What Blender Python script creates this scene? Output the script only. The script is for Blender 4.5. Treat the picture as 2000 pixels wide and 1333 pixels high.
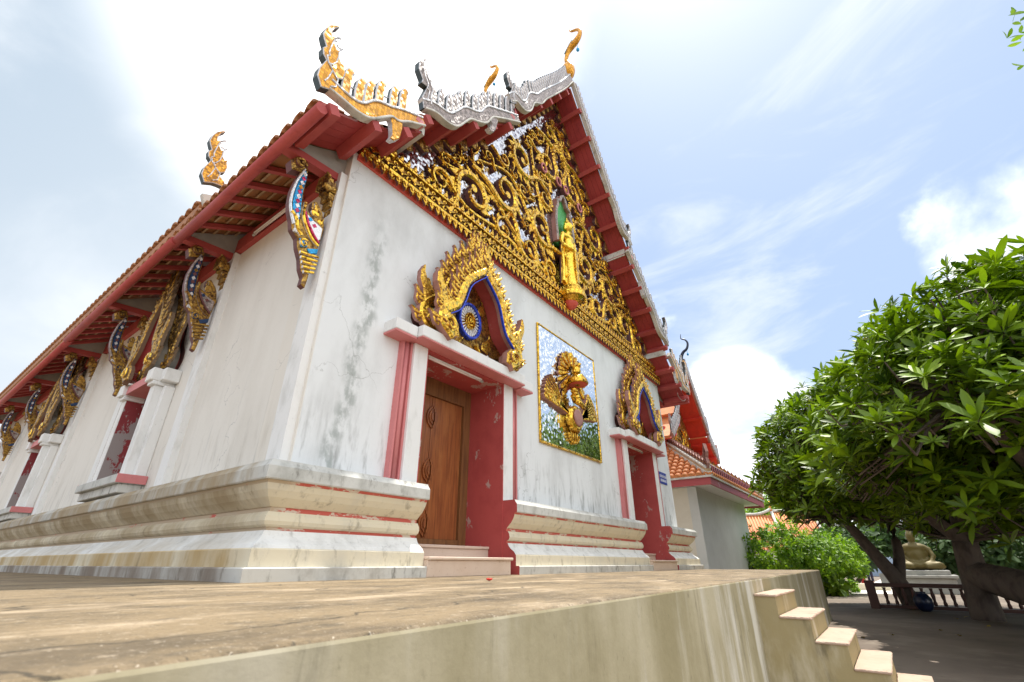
import bpy, bmesh, math, random
from mathutils import Matrix, Vector
R = math.radians
random.seed(7)
for o in list(bpy.data.objects): bpy.data.objects.remove(o)
S = bpy.context.scene
COL = S.collection

# ------------------------------------------------------------------ camera
cd = bpy.data.cameras.new('camera'); cam = bpy.data.objects.new('camera', cd); COL.objects.link(cam)
cam.location = (-2.300, -4.351, 0.130)
cam.rotation_euler = (R(90 + 25.852), 0, R(-53.336))
cd.sensor_width = 36.0; cd.lens = 16.16; cd.clip_start = 0.02; cd.clip_end = 3000
S.camera = cam
cd.dof.use_dof = True; cd.dof.focus_distance = 8.0; cd.dof.aperture_fstop = 4.0
S.render.resolution_x, S.render.resolution_y = 1024, 682

# ------------------------------------------------------------------ world, sun, exposure
SUN = Vector((0.36, -0.045, 1.0)).normalized()
el = math.asin(SUN.z); az = math.atan2(SUN.x, SUN.y)
W = bpy.data.worlds.new('World'); S.world = W; W.use_nodes = True
wn = W.node_tree; wn.nodes.clear()
def wnode(t, **k):
    n = wn.nodes.new(t)
    for a, b in k.items(): setattr(n, a, b)
    return n
wo = wnode('ShaderNodeOutputWorld'); bg = wnode('ShaderNodeBackground'); bg.inputs['Strength'].default_value = 0.12
sky = wnode('ShaderNodeTexSky', sky_type='NISHITA', sun_disc=False, sun_elevation=el, sun_rotation=az)
sky.air_density = 1.0; sky.dust_density = 2.0; sky.ozone_density = 1.4
tc = wnode('ShaderNodeTexCoord')
def wmath(op, a, b=None, clamp=False):
    n = wnode('ShaderNodeMath', operation=op, use_clamp=clamp)
    for i, v in enumerate((a, b)):
        if v is None: continue
        if isinstance(v, (int, float)): n.inputs[i].default_value = v
        else: wn.links.new(v, n.inputs[i])
    return n.outputs[0]
def wdir(v, lo, hi):                                     # 0..1 falloff round a direction of the sky
    v = Vector(v).normalized()
    n = wnode('ShaderNodeVectorMath', operation='DOT_PRODUCT'); n.inputs[1].default_value = v
    wn.links.new(tc.outputs['Generated'], n.inputs[0])
    m = wnode('ShaderNodeMapRange', interpolation_type='SMOOTHSTEP'); m.inputs['From Min'].default_value = math.cos(R(lo)); m.inputs['From Max'].default_value = math.cos(R(hi))
    wn.links.new(n.outputs['Value'], m.inputs['Value']); return m.outputs[0]
# a cloud sheet fills the west and north, it is brightest near the sun; cumulus stand low in the east
def wmix(fac, a, b):
    n = wnode('ShaderNodeMix', data_type='RGBA')
    wn.links.new(fac, n.inputs[0])
    for k, v in ((6, a), (7, b)):
        if isinstance(v, tuple): n.inputs[k].default_value = (*v, 1)
        else: wn.links.new(v, n.inputs[k])
    return n.outputs[2]
def wnoise(scale, detail, rough, loc, stretch=(1, 1, 1.6), dist=.3):
    m = wnode('ShaderNodeMapping'); m.inputs['Scale'].default_value = stretch; m.inputs['Location'].default_value = loc
    wn.links.new(tc.outputs['Generated'], m.inputs['Vector'])
    n = wnode('ShaderNodeTexNoise'); n.inputs['Scale'].default_value = scale; n.inputs['Detail'].default_value = detail; n.inputs['Roughness'].default_value = rough; n.inputs['Distortion'].default_value = dist
    wn.links.new(m.outputs[0], n.inputs['Vector']); return n.outputs['Fac']
def wrange(v, lo, hi):
    m = wnode('ShaderNodeMapRange', interpolation_type='SMOOTHSTEP'); m.inputs['From Min'].default_value = lo; m.inputs['From Max'].default_value = hi
    wn.links.new(v, m.inputs['Value']); return m.outputs[0]
col = wmix(wmath('ADD', 0.78, 0.0), sky.outputs['Color'], (2.1, 2.75, 4.0))
# thin high wisps everywhere
wisp = wrange(wnoise(2.6, 9, .6, (1.7, .4, 2.2), (1, 1, 3.2), .6), .50, .78)
col = wmix(wmath('MULTIPLY', wisp, .75), col, (4.3, 4.6, 5.0))
# cumulus, both low in the east and round the rest of the horizon
cn = wnoise(3.1, 10, .55, (3.2, 1.3, .4), (1, 1, 1.5), .2)
low = wmath('ADD', wdir((0.955, 0.14, 0.17), 14, 5), wmath('MULTIPLY', wdir((0.84, -0.26, 0.44), 9, 3), .85))
cum = wrange(wmath('ADD', cn, wmath('MULTIPLY', low, .34)), .64, .82)
ctop = wmix(wrange(cn, .42, .62), (4.6, 5.0, 5.6), (7.6, 7.7, 7.8))
col = wmix(cum, col, ctop)
# the sheet
sheet_n = wnoise(1.7, 8, .55, (6.1, 2.2, .9), (1, 1, 1.4), .35)
edge = wmath('ADD', wdir((-0.10, 0.78, 0.62), 60, 34), wmath('MULTIPLY', wmath('SUBTRACT', sheet_n, .5), 1.1))
sheet = wrange(edge, .18, .75)
scol = wmix(wrange(sheet_n, .36, .64), (3.5, 3.85, 4.2), (4.9, 5.05, 5.2))
scol = wmix(wmath('MULTIPLY', wdir((-0.38, 0.68, 0.63), 44, 4), wrange(sheet_n, .66, .36)), scol, (2.5, 3.0, 3.55))
scol = wmix(wdir((0.30, 0.44, 0.85), 30, 12), scol, (8.6, 8.5, 8.3))
col = wmix(sheet, col, scol)
# bright broken cloud over the south, the sky the mirrors of the gable give back
south = wrange(wmath('ADD', wdir((-0.25, -0.86, 0.45), 74, 40), wmath('MULTIPLY', wmath('SUBTRACT', sheet_n, .5), .9)), .12, .50)
col = wmix(south, col, wmix(wrange(sheet_n, .34, .62), (5.4, 5.7, 6.1), (7.4, 7.6, 7.8)))
wn.links.new(col, bg.inputs['Color']); wn.links.new(bg.outputs[0], wo.inputs['Surface'])

sl = bpy.data.lights.new('sun', 'SUN'); sl.energy = 3.0; sl.angle = R(0.5); sl.color = (1.0, 0.95, 0.86)
so = bpy.data.objects.new('sun', sl); COL.objects.link(so); so.location = (0, 0, 30)
so.rotation_euler = SUN.to_track_quat('Z', 'Y').to_euler()
S.view_settings.view_transform = 'Standard'; S.view_settings.look = 'None'
S.view_settings.exposure = 1.0; S.view_settings.gamma = 1.0; S.view_settings.use_curve_mapping = False

# ------------------------------------------------------------------ materials
def srgb(r, g, b):
    f = lambda c: ((c / 255 + .055) / 1.055) ** 2.4 if c > 10 else c / 255 / 12.92
    return (f(r), f(g), f(b), 1)
class Mat:
    def __init__(s, name, base, rough=0.7, metal=0.0, spec=0.5):
        s.m = bpy.data.materials.new(name); s.m.use_nodes = True; s.t = s.m.node_tree
        s.p = s.t.nodes['Principled BSDF']
        s.p.inputs['Roughness'].default_value = rough; s.p.inputs['Metallic'].default_value = metal
        s.p.inputs['Specular IOR Level'].default_value = spec
        s.c = s.t.nodes.new('ShaderNodeTexCoord')
        rgb = s.t.nodes.new('ShaderNodeRGB'); rgb.outputs[0].default_value = base if len(base) == 4 else (*base, 1)
        s.col = rgb.outputs[0]; s.bump_h = None; s.flush()
    def flush(s): s.t.links.new(s.col, s.p.inputs['Base Color'])
    def vec(s, scale=(1, 1, 1), loc=(0, 0, 0)):
        n = s.t.nodes.new('ShaderNodeMapping'); n.inputs['Scale'].default_value = scale; n.inputs['Location'].default_value = loc
        s.t.links.new(s.c.outputs['Object'], n.inputs['Vector']); return n.outputs[0]
    def noise(s, scale, stretch=(1, 1, 1), detail=5, rough=.6, loc=(0, 0, 0), dist=0):
        n = s.t.nodes.new('ShaderNodeTexNoise'); n.inputs['Scale'].default_value = scale; n.inputs['Detail'].default_value = detail
        n.inputs['Roughness'].default_value = rough; n.inputs['Distortion'].default_value = dist
        s.t.links.new(s.vec(stretch, loc), n.inputs['Vector']); return n.outputs['Fac']
    def rng(s, v, lo, hi, a=0., b=1., smooth=True):
        n = s.t.nodes.new('ShaderNodeMapRange'); n.interpolation_type = 'SMOOTHSTEP' if smooth else 'LINEAR'
        n.inputs['From Min'].default_value = lo; n.inputs['From Max'].default_value = hi; n.inputs['To Min'].default_value = a; n.inputs['To Max'].default_value = b
        s.t.links.new(v, n.inputs['Value']); return n.outputs[0]
    def math(s, op, a, b):
        n = s.t.nodes.new('ShaderNodeMath'); n.operation = op
        for i, v in enumerate((a, b)):
            if isinstance(v, (int, float)): n.inputs[i].default_value = v
            else: s.t.links.new(v, n.inputs[i])
        return n.outputs[0]
    def axis(s, k):
        n = s.t.nodes.new('ShaderNodeSeparateXYZ'); s.t.links.new(s.c.outputs['Object'], n.inputs[0]); return n.outputs[k]
    def mix(s, fac, color):
        n = s.t.nodes.new('ShaderNodeMix'); n.data_type = 'RGBA'
        s.t.links.new(fac, n.inputs[0]) if not isinstance(fac, float) else setattr(n.inputs[0], 'default_value', fac)
        s.t.links.new(s.col, n.inputs[6]); n.inputs[7].default_value = color if len(color) == 4 else (*color, 1)
        s.col = n.outputs[2]; s.flush(); return s
    def stain(s, color, scale, lo, hi, amt=1., stretch=(1, 1, 1), detail=6, rough=.62, loc=(0, 0, 0), mask=None, dist=0):
        f = s.rng(s.noise(scale, stretch, detail, rough, loc, dist), lo, hi, 0, amt)
        if mask is not None: f = s.math('MULTIPLY', f, mask)
        return s.mix(f, color)
    def bump(s, scale, strength=.3, dist=.01, stretch=(1, 1, 1), detail=5):
        b = s.t.nodes.new('ShaderNodeBump'); b.inputs['Strength'].default_value = strength; b.inputs['Distance'].default_value = dist
        s.t.links.new(s.noise(scale, stretch, detail), b.inputs['Height']); s.t.links.new(b.outputs[0], s.p.inputs['Normal']); return s
    def mosaic(s, scale, tilt, var=.25, rand=.35, grout=None):
        """small glass tiles: every cell leans its own way and has its own tone"""
        v = s.t.nodes.new('ShaderNodeTexVoronoi'); v.inputs['Scale'].default_value = scale; v.inputs['Randomness'].default_value = rand
        s.t.links.new(s.c.outputs['Object'], v.inputs['Vector'])
        a = s.t.nodes.new('ShaderNodeVectorMath'); a.operation = 'SUBTRACT'; a.inputs[1].default_value = (.5, .5, .5); s.t.links.new(v.outputs['Color'], a.inputs[0])
        b = s.t.nodes.new('ShaderNodeVectorMath'); b.operation = 'SCALE'; b.inputs['Scale'].default_value = tilt; s.t.links.new(a.outputs[0], b.inputs[0])
        g = s.t.nodes.new('ShaderNodeNewGeometry')
        c = s.t.nodes.new('ShaderNodeVectorMath'); c.operation = 'ADD'; s.t.links.new(g.outputs['Normal'], c.inputs[0]); s.t.links.new(b.outputs[0], c.inputs[1])
        d = s.t.nodes.new('ShaderNodeVectorMath'); d.operation = 'NORMALIZE'; s.t.links.new(c.outputs[0], d.inputs[0]); s.t.links.new(d.outputs[0], s.p.inputs['Normal'])
        h = s.t.nodes.new('ShaderNodeHueSaturation'); s.t.links.new(s.col, h.inputs['Color'])
        sp = s.t.nodes.new('ShaderNodeSeparateColor'); s.t.links.new(v.outputs['Color'], sp.inputs[0])
        s.t.links.new(s.rng(sp.outputs[0], 0, 1, 1 - var, 1 + var, False), h.inputs['Value']); s.col = h.outputs[0]; s.flush()
        if grout:
            e = s.t.nodes.new('ShaderNodeTexVoronoi'); e.feature = 'DISTANCE_TO_EDGE'; e.inputs['Scale'].default_value = scale; e.inputs['Randomness'].default_value = rand
            s.t.links.new(s.c.outputs['Object'], e.inputs['Vector']); s.mix(s.rng(e.outputs['Distance'], .02, .07, 1, 0), grout)
        return s
GRIME = (.20, .19, .17)
def wall_paint(name):
    m = Mat(name, (.78, .80, .81), .8, 0, .2)
    m.stain((.60, .61, .61), 1.3, .42, .72, .8, (1, 1, .45))
    m.stain((.44, .45, .44), 9, .60, .80, .5, (1, 1, .5), detail=9, rough=.7)
    low = m.rng(m.axis(2), .9, 2.0, 1, 0)
    m.stain((.26, .26, .25), 7, .47, .68, .8, (1, 1, .22), mask=low, detail=8)
    # the long mildew streak that wanders down the left part of the facade
    cl = m.math('ADD', m.math('MULTIPLY', m.axis(2), .04), .42)
    d = m.math('ABSOLUTE', m.math('SUBTRACT', m.math('SUBTRACT', m.axis(0), cl), m.math('MULTIPLY', m.math('SUBTRACT', m.noise(1.2, (0.01, .01, 1), 3), .5), .7)), 0)
    mk = m.math('MULTIPLY', m.rng(d, .02, .17, 1, 0), m.rng(m.axis(2), 4.6, 3.6, 0, 1))
    m.stain((.34, .37, .355), 9, .40, .62, .8, (1, 1, .6), mask=mk, detail=8, loc=(3, 1, 5))
    cs = m.rng(m.axis(0), .02, -.01, 0, .85); m.mix(cs, (.76, .69, .58))  # even cream over the flank: warm bounced light put into the paint colour
    # rain-washed runs on the flank
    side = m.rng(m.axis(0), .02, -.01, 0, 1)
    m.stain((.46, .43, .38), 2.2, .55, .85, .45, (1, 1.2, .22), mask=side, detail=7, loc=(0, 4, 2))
    v = m.t.nodes.new('ShaderNodeTexVoronoi'); v.feature = 'DISTANCE_TO_EDGE'; v.inputs['Scale'].default_value = .8
    nn = m.t.nodes.new('ShaderNodeTexNoise'); nn.inputs['Scale'].default_value = 2.5; nn.inputs['Detail'].default_value = 7; m.t.links.new(m.vec(), nn.inputs['Vector'])
    sc = m.t.nodes.new('ShaderNodeVectorMath'); sc.operation = 'SCALE'; sc.inputs['Scale'].default_value = .7; m.t.links.new(nn.outputs['Color'], sc.inputs[0])
    ad = m.t.nodes.new('ShaderNodeVectorMath'); ad.operation = 'ADD'; m.t.links.new(m.vec(), ad.inputs[0]); m.t.links.new(sc.outputs[0], ad.inputs[1]); m.t.links.new(ad.outputs[0], v.inputs['Vector'])
    m.mix(m.math('MULTIPLY', m.rng(v.outputs['Distance'], .001, .005, .5, 0), m.rng(m.noise(.9, (1, 1, 1), 3, loc=(9, 9, 9)), .5, .6, 0, 1)), (.30, .30, .29))
    # dark runs below the cornice line of the wall foot and drips
    m.stain((.30, .31, .30), 6, .56, .78, .55, (1, 1, .10), detail=8, loc=(8, 3, 1), mask=m.rng(m.axis(2), 1.0, 3.2, 1, 0))
    return m.bump(14, .35, .008).m
M = {}
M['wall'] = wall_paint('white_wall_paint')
t = Mat('white_trim_paint', (.80, .80, .79), .75, 0, .2); t.stain((.55, .55, .52), 5, .5, .75, .6, (1, 1, .4)).stain((.3, .3, .28), 16, .62, .8, .5); M['trim'] = t.bump(25, .12, .004).m
def weather(name, base, a, b, sidec=(.33, .24, .13)):
    m = Mat(name, base, .85, 0, .15)
    m.stain(a, 3.0, .44, .68, .85, (1, 1, .8), detail=9, rough=.68)
    m.stain(b, 11, .52, .72, .8, (1, 1, .35), detail=9, rough=.7)
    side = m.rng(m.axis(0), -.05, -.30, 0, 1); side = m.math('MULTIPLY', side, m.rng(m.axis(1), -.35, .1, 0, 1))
    m.stain(sidec, 1.3, .26, .62, .85, (1, 1.6, .45), mask=side, detail=8)  # brown stains that also carry the darker, warmer tone of the shaded side
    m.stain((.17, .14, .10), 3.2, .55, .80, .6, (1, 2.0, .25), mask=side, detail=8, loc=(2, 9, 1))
    return m.bump(22, .3, .006)
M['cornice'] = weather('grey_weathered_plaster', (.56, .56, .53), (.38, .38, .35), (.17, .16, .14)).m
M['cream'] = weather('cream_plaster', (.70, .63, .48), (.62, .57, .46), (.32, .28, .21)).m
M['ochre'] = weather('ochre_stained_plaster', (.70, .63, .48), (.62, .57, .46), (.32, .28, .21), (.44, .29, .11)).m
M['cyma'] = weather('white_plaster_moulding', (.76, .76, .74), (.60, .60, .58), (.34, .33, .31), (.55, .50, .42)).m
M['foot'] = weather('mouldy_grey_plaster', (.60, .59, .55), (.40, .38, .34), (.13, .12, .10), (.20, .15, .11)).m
t = Mat('flaking_red_line', (.58, .13, .10), .7, 0, .2); t.stain((.66, .56, .46), 4, .53, .56, 1., (1, 1, 3), detail=9, rough=.75)
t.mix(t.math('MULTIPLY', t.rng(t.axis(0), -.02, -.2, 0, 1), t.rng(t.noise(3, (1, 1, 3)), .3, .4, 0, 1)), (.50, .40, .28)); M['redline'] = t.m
def paint(name, base, dark, rough=.6, peel=None, pt=.595):
    m = Mat(name, base, rough, 0, .3); m.stain(dark, 3, .4, .75, .7, detail=7).stain(tuple(c * .35 for c in dark), 18, .66, .8, .5)
    if peel: m.stain(peel, 1.6, pt, pt + .015, 1., (1.6, 1.6, 1), detail=8, rough=.7, loc=(4.4, 2.2, 7.7))
    return m.bump(30, .2, .003).m
M['red'] = paint('red_soffit_paint', (.40, .058, .056), (.29, .04, .042))
M['redbeam'] = paint('red_beam_paint', (.46, .085, .078), (.32, .05, .05))
M['pink'] = paint('pink_moulding_paint', (.62, .22, .22), (.52, .17, .17))
M['reveal'] = paint('red_reveal_paint', (.46, .085, .08), (.36, .06, .06), .65, (.48, .33, .30))
M['shutter'] = paint('peeling_maroon_shutter_paint', (.28, .045, .05), (.20, .03, .04), .6, (.33, .29, .28), .485)
t = Mat('varnished_door_wood', (.34, .115, .035), .38, 0, .5); t.stain((.16, .045, .016), 5, .35, .7, .9, (6, 6, .35), detail=7).stain((.46, .19, .06), 2, .5, .75, .6, (2, 2, .5)); M['wood'] = t.bump(30, .15, .003, (6, 6, .5)).m
t = Mat('brown_frame_wood', (.22, .10, .035), .5); t.stain((.11, .045, .018), 4, .4, .7, .8, (5, 5, .4)); M['frame'] = t.m
t = Mat('pinkish_step_stone', (.66, .52, .42), .45, 0, .4); t.stain((.58, .43, .33), 2.5, .4, .7, .7).stain((.40, .27, .18), 26, .62, .74, .7, detail=3); M['step'] = t.m
t = Mat('terrace_top_concrete', (.245, .182, .106), .7, 0, .3)
t.stain((.105, .080, .050), 1.3, .42, .66, .9, (.8, 1.5, 1), detail=10, rough=.72).stain((.46, .36, .245), 1.9, .50, .68, .85, (.6, 1.6, 1), detail=9, rough=.68, loc=(5, 2, 0))
t.stain((.058, .052, .040), 5, .52, .70, .8, (.8, 1.4, 1), detail=10, rough=.75, loc=(1, 7, 0)).stain((.46, .38, .28), 14, .55, .68, .75, detail=9, rough=.75).stain((.08, .065, .045), 22, .55, .70, .7, detail=9, rough=.75, loc=(6, 1, 2)).stain((.62, .54, .43), 90, .62, .70, .9, detail=4).stain((.045, .04, .03), 75, .60, .70, .8, detail=4, loc=(3, 3, 3))
cv = t.t.nodes.new('ShaderNodeTexVoronoi'); cv.feature = 'DISTANCE_TO_EDGE'; cv.inputs['Scale'].default_value = .55
wv = t.t.nodes.new('ShaderNodeVectorMath'); wv.operation = 'ADD'; nn_ = t.t.nodes.new('ShaderNodeTexNoise'); nn_.inputs['Scale'].default_value = 3.5; nn_.inputs['Detail'].default_value = 6
t.t.links.new(t.vec(), nn_.inputs['Vector']); sc_ = t.t.nodes.new('ShaderNodeVectorMath'); sc_.operation = 'SCALE'; sc_.inputs['Scale'].default_value = .5; t.t.links.new(nn_.outputs['Color'], sc_.inputs[0])
t.t.links.new(t.vec(), wv.inputs[0]); t.t.links.new(sc_.outputs[0], wv.inputs[1]); t.t.links.new(wv.outputs[0], cv.inputs['Vector'])
t.mix(t.rng(cv.outputs['Distance'], .002, .007, .75, 0), (.035, .03, .022))
M['terrace_top'] = t.bump(22, .9, .02, detail=9).m
t = Mat('terrace_front_concrete', (.46, .41, .285), .85, 0, .15)
t.stain((.28, .24, .135), 1.1, .38, .62, .85, (1, 1, .45), detail=9).stain((.62, .59, .51), 2.6, .50, .66, .9, (1, 1, .16), detail=9, loc=(1, 2, 3), mask=t.rng(t.axis(0), -1.5, 2.5, .35, 1)).stain((.14, .12, .075), 5, .56, .76, .7, (1, 1, .14), detail=9, rough=.7).stain((.075, .07, .05), 26, .60, .78, .5, (1, 1, .6))
M['terrace_front'] = t.bump(18, .3, .006).m
t = Mat('stair_side_concrete', (.36, .30, .17), .85, 0, .15); t.stain((.38, .31, .16), 2, .4, .65, .8, (1, 1, .5), detail=8).stain((.66, .60, .46), 3, .5, .72, .7, (1, 1, .3), loc=(7, 0, 0)).stain((.13, .11, .065), 5, .55, .74, .75, (1, 1, .3), detail=9); M['stair'] = t.bump(18, .3, .006).m
t = Mat('stair_tread_stone', (.52, .38, .29), .6, 0, .3); t.stain((.43, .30, .22), 4, .45, .7, .6).stain((.24, .18, .13), 7, .52, .72, .7, detail=9).stain((.45, .36, .3), 20, .62, .78, .5); M['tread'] = t.m
t = Mat('courtyard_concrete', (.22, .18, .145), .85, 0, .2); t.stain((.14, .11, .09), .5, .4, .65, .8, detail=9).stain((.30, .26, .21), 1.2, .52, .7, .6, loc=(3, 3, 0)).stain((.11, .09, .07), 5, .6, .76, .5, detail=9); M['ground'] = t.bump(12, .4, .01).m
t = Mat('gold_glass_mosaic', (.90, .55, .065), .25, .92); t.stain((.16, .060, .022), 13, .52, .64, .80, detail=5, rough=.65).stain((.60, .30, .05), 5, .45, .65, .6); M['gold'] = t.mosaic(34, .6, .35, .4).m  # dark brown blotches suggest tarnish and shade in the carved crevices
t = Mat('gilded_relief', (.84, .50, .07), .30, .9); t.stain((.14, .055, .022), 19, .50, .62, .85, detail=5, rough=.65); M['figuregold'] = Mat('bright_gilt', (.93, .60, .08), .26, .92).mosaic(55, .35, .25, .4).m; M['goldfine'] = t.mosaic(60, .6, .35, .6).m  # again blotches for tarnish and crevice shade, coloured into the relief
t = Mat('tarnished_gilt', (.52, .31, .07), .38, .8); t.stain((.12, .055, .03), 16, .42, .62, .85, detail=4); M['bronze'] = t.mosaic(45, .7, .35, .8).m
t = Mat('maroon_ornament_edge', (.145, .050, .048), .6); t.stain((.07, .03, .025), 6, .4, .7, .8); M['maroon'] = t.m
t = Mat('pinkish_ornament_edge', (.40, .20, .17), .6); t.stain((.22, .10, .08), 6, .4, .7, .8); M['pinkedge'] = t.m
M['brownedge'] = Mat('brown_ornament_edge', (.20, .135, .085), .6).m
M['tealedge'] = Mat('dark_teal_edge', (.05, .075, .085), .5).m
M['navyglass'] = Mat('dull_navy_glass', (.02, .05, .13), .3, .2).m
M['silver'] = Mat('silver_glass_mosaic', (.35, .285, .26), .45, .08).mosaic(30, .28, .55, .35, (.20, .17, .16)).m
M['greyedge'] = Mat('grey_ornament_edge', (.20, .19, .20), .6).m
M['silverline'] = Mat('silver_mosaic_border', (.62, .62, .65), .45, .1).mosaic(40, .2, .15).m
M['mirror'] = Mat('mirror_mosaic', (.66, .67, .70), .12, 1.0).mosaic(20, .22, .22, .12, (.30, .27, .29)).m
M['plaque'] = Mat('mirror_plaque_tiles', (.86, .87, .86), .10, 1.0).mosaic(24, .15, .10, .5, (.45, .45, .44)).m
M['orangemosaic'] = Mat('amber_mosaic', (.78, .36, .035), .3, .5).mosaic(26, .3, .4, .2, (.30, .13, .02)).m
M['green'] = Mat('green_glitter', (.09, .42, .12), .3, .6).mosaic(70, .6, .4).m
M['blue'] = Mat('blue_glass', (.03, .07, .55), .2, .3).mosaic(40, .4, .3).m
M['cyan'] = Mat('turquoise_glass', (.02, .30, .60), .18, .4).mosaic(40, .4, .35).m
M['whitetile'] = Mat('white_glass_tile', (.86, .86, .88), .2, .3).mosaic(55, .3, .1, .2, (.5, .5, .5)).m
M['magenta'] = Mat('magenta_glass', (.55, .03, .12), .2, .3).mosaic(40, .4, .3).m
M['coral'] = Mat('coral_red_paint', (.66, .10, .07), .5).m
t = Mat('roof_tile_clay', (.42, .17, .055), .6); t.stain((.24, .09, .03), 3, .4, .7, .8).stain((.15, .10, .06), 12, .55, .75, .7, detail=7); M['tile'] = t.bump(20, .2, .004).m
t = Mat('annex_tile_clay', (.70, .26, .09), .55); t.stain((.50, .16, .06), 4, .4, .7, .7).stain((.78, .45, .25), 7, .55, .75, .6); M['tile2'] = t.m
t = Mat('batten_wood', (.50, .33, .18), .7); t.stain((.30, .18, .09), 6, .4, .7, .8); M['batten'] = t.m
t = Mat('grey_concrete', (.40, .39, .36), .85); t.stain((.28, .27, .25), 3, .4, .7, .7).stain((.14, .13, .12), 10, .6, .8, .6); M['concrete'] = t.bump(20, .2, .004).m
t = Mat('pale_roof_plaster', (.64, .62, .57), .8); t.stain((.42, .41, .37), 4, .42, .68, .8).stain((.16, .17, .14), 12, .55, .74, .8, detail=8); M['plaster'] = t.bump(25, .2, .004).m
M['tube'] = Mat('unlit_tube_glass', (.80, .70, .66), .2, 0, .6).m
M['cable'] = Mat('cable_rubber', (.32, .18, .16), .6).m
M['dark'] = Mat('dark_iron', (.03, .03, .035), .5).m
M['signblue'] = Mat('sign_blue_enamel', (.012, .035, .33), .35).m
M['signwhite'] = Mat('sign_white_paint', (.82, .83, .86), .5).m
t = Mat('annex_wall_bounce_tone', (.74, .69, .59), .8); t.stain((.62, .57, .48), 1.2, .4, .7, .6).stain((.4, .36, .3), 6, .62, .8, .5, (1, 1, .3)); M['annexwall'] = t.bump(25, .15, .004).m  # warm bounced light painted into the colour of the annex walls
t = Mat('annex_wall_shade_tone', (.62, .63, .61), .8); t.stain((.5, .51, .49), 1.0, .4, .7, .6).stain((.36, .36, .34), 5, .62, .8, .5, (1, 1, .3)); M['annexshade'] = t.bump(25, .15, .004).m  # same wall greyed, shade of the front face put into the colour
t = Mat('annex_red_paint', (.60, .045, .03), .45); t.stain((.42, .03, .025), 3, .4, .7, .6); M['brightred'] = t.m
t = Mat('fascia_maroon', (.40, .075, .08), .6); t.stain((.55, .40, .36), 2.2, .66, .70, .8, detail=8); M['fascia'] = t.m
t = Mat('frangipani_bark', (.16, .125, .10), .85); t.stain((.08, .06, .05), 6, .4, .7, .9, (1, 1, .5), detail=8); M['bark'] = t.bump(14, .6, .02).m
def leafmat(name, a, b, trans=.35, rough=.42):
    m = bpy.data.materials.new(name); m.use_nodes = True; t = m.node_tree; p = t.nodes['Principled BSDF']
    tcn = t.nodes.new('ShaderNodeTexCoord'); n = t.nodes.new('ShaderNodeTexNoise'); n.inputs['Scale'].default_value = 2.3; n.inputs['Detail'].default_value = 3
    t.links.new(tcn.outputs['Object'], n.inputs['Vector'])
    w = t.nodes.new('ShaderNodeTexWhiteNoise'); w.noise_dimensions = '1D'
    at = t.nodes.new('ShaderNodeAttribute'); at.attribute_name = 'tone'
    ad = t.nodes.new('ShaderNodeMath'); ad.operation = 'MULTIPLY_ADD'; ad.inputs[1].default_value = .75
    t.links.new(at.outputs['Fac'], ad.inputs[0])
    sc = t.nodes.new('ShaderNodeMath'); sc.operation = 'MULTIPLY_ADD'; sc.inputs[1].default_value = .9; sc.inputs[2].default_value = -.33; t.links.new(n.outputs['Fac'], sc.inputs[0]); t.links.new(sc.outputs[0], ad.inputs[2])
    mx = t.nodes.new('ShaderNodeMix'); mx.data_type = 'RGBA'; mx.clamp_factor = True; t.links.new(ad.outputs[0], mx.inputs[0]); mx.inputs[6].default_value = (*a, 1); mx.inputs[7].default_value = (*b, 1)
    t.links.new(mx.outputs[2], p.inputs['Base Color']); p.inputs['Roughness'].default_value = rough; p.inputs['Specular IOR Level'].default_value = .5
    tr = t.nodes.new('ShaderNodeBsdfTranslucent'); br = t.nodes.new('ShaderNodeMix'); br.data_type = 'RGBA'; br.blend_type = 'MULTIPLY'; br.inputs[0].default_value = 1
    t.links.new(mx.outputs[2], br.inputs[6]); br.inputs[7].default_value = (1.5, 1.6, .5, 1); t.links.new(br.outputs[2], tr.inputs['Color'])
    ms = t.nodes.new('ShaderNodeMixShader'); ms.inputs[0].default_value = trans
    t.links.new(p.outputs[0], ms.inputs[1]); t.links.new(tr.outputs[0], ms.inputs[2]); t.links.new(ms.outputs[0], t.nodes['Material Output'].inputs['Surface'])
    return m
M['leaf'] = leafmat('frangipani_leaf', (.010, .045, .003), (.30, .46, .012), .17, .5)
M['leaf2'] = leafmat('shrub_leaf', (.05, .14, .010), (.30, .46, .03), .35, .5)
M['leaf3'] = leafmat('far_leaf', (.03, .07, .025), (.09, .16, .05), .3, .6)
M['petal'] = Mat('yellow_white_petal', (.80, .70, .35), .5).m
M['dryleaf'] = Mat('dry_yellow_leaf', (.50, .36, .06), .6).m
M['redpetal'] = Mat('red_petal', (.75, .05, .03), .5).m
M['statuegold'] = Mat('dull_gold_paint', (.13, .098, .026), .5, .2).m
M['pave'] = Mat('white_paving', (.74, .71, .66), .8).m
M['skin'] = Mat('skin', (.42, .25, .17), .6).m
M['cloth1'] = Mat('dark_red_cloth', (.20, .03, .035), .8).m
M['cloth2'] = Mat('navy_cloth', (.03, .035, .07), .8).m
M['railwood'] = Mat('dark_brown_rail', (.11, .055, .045), .7).m
M['jar'] = Mat('dark_blue_glaze', (.008, .016, .05), .3).m
M['bluewall'] = Mat('pale_blue_paint', (.34, .44, .58), .7).m

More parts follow.
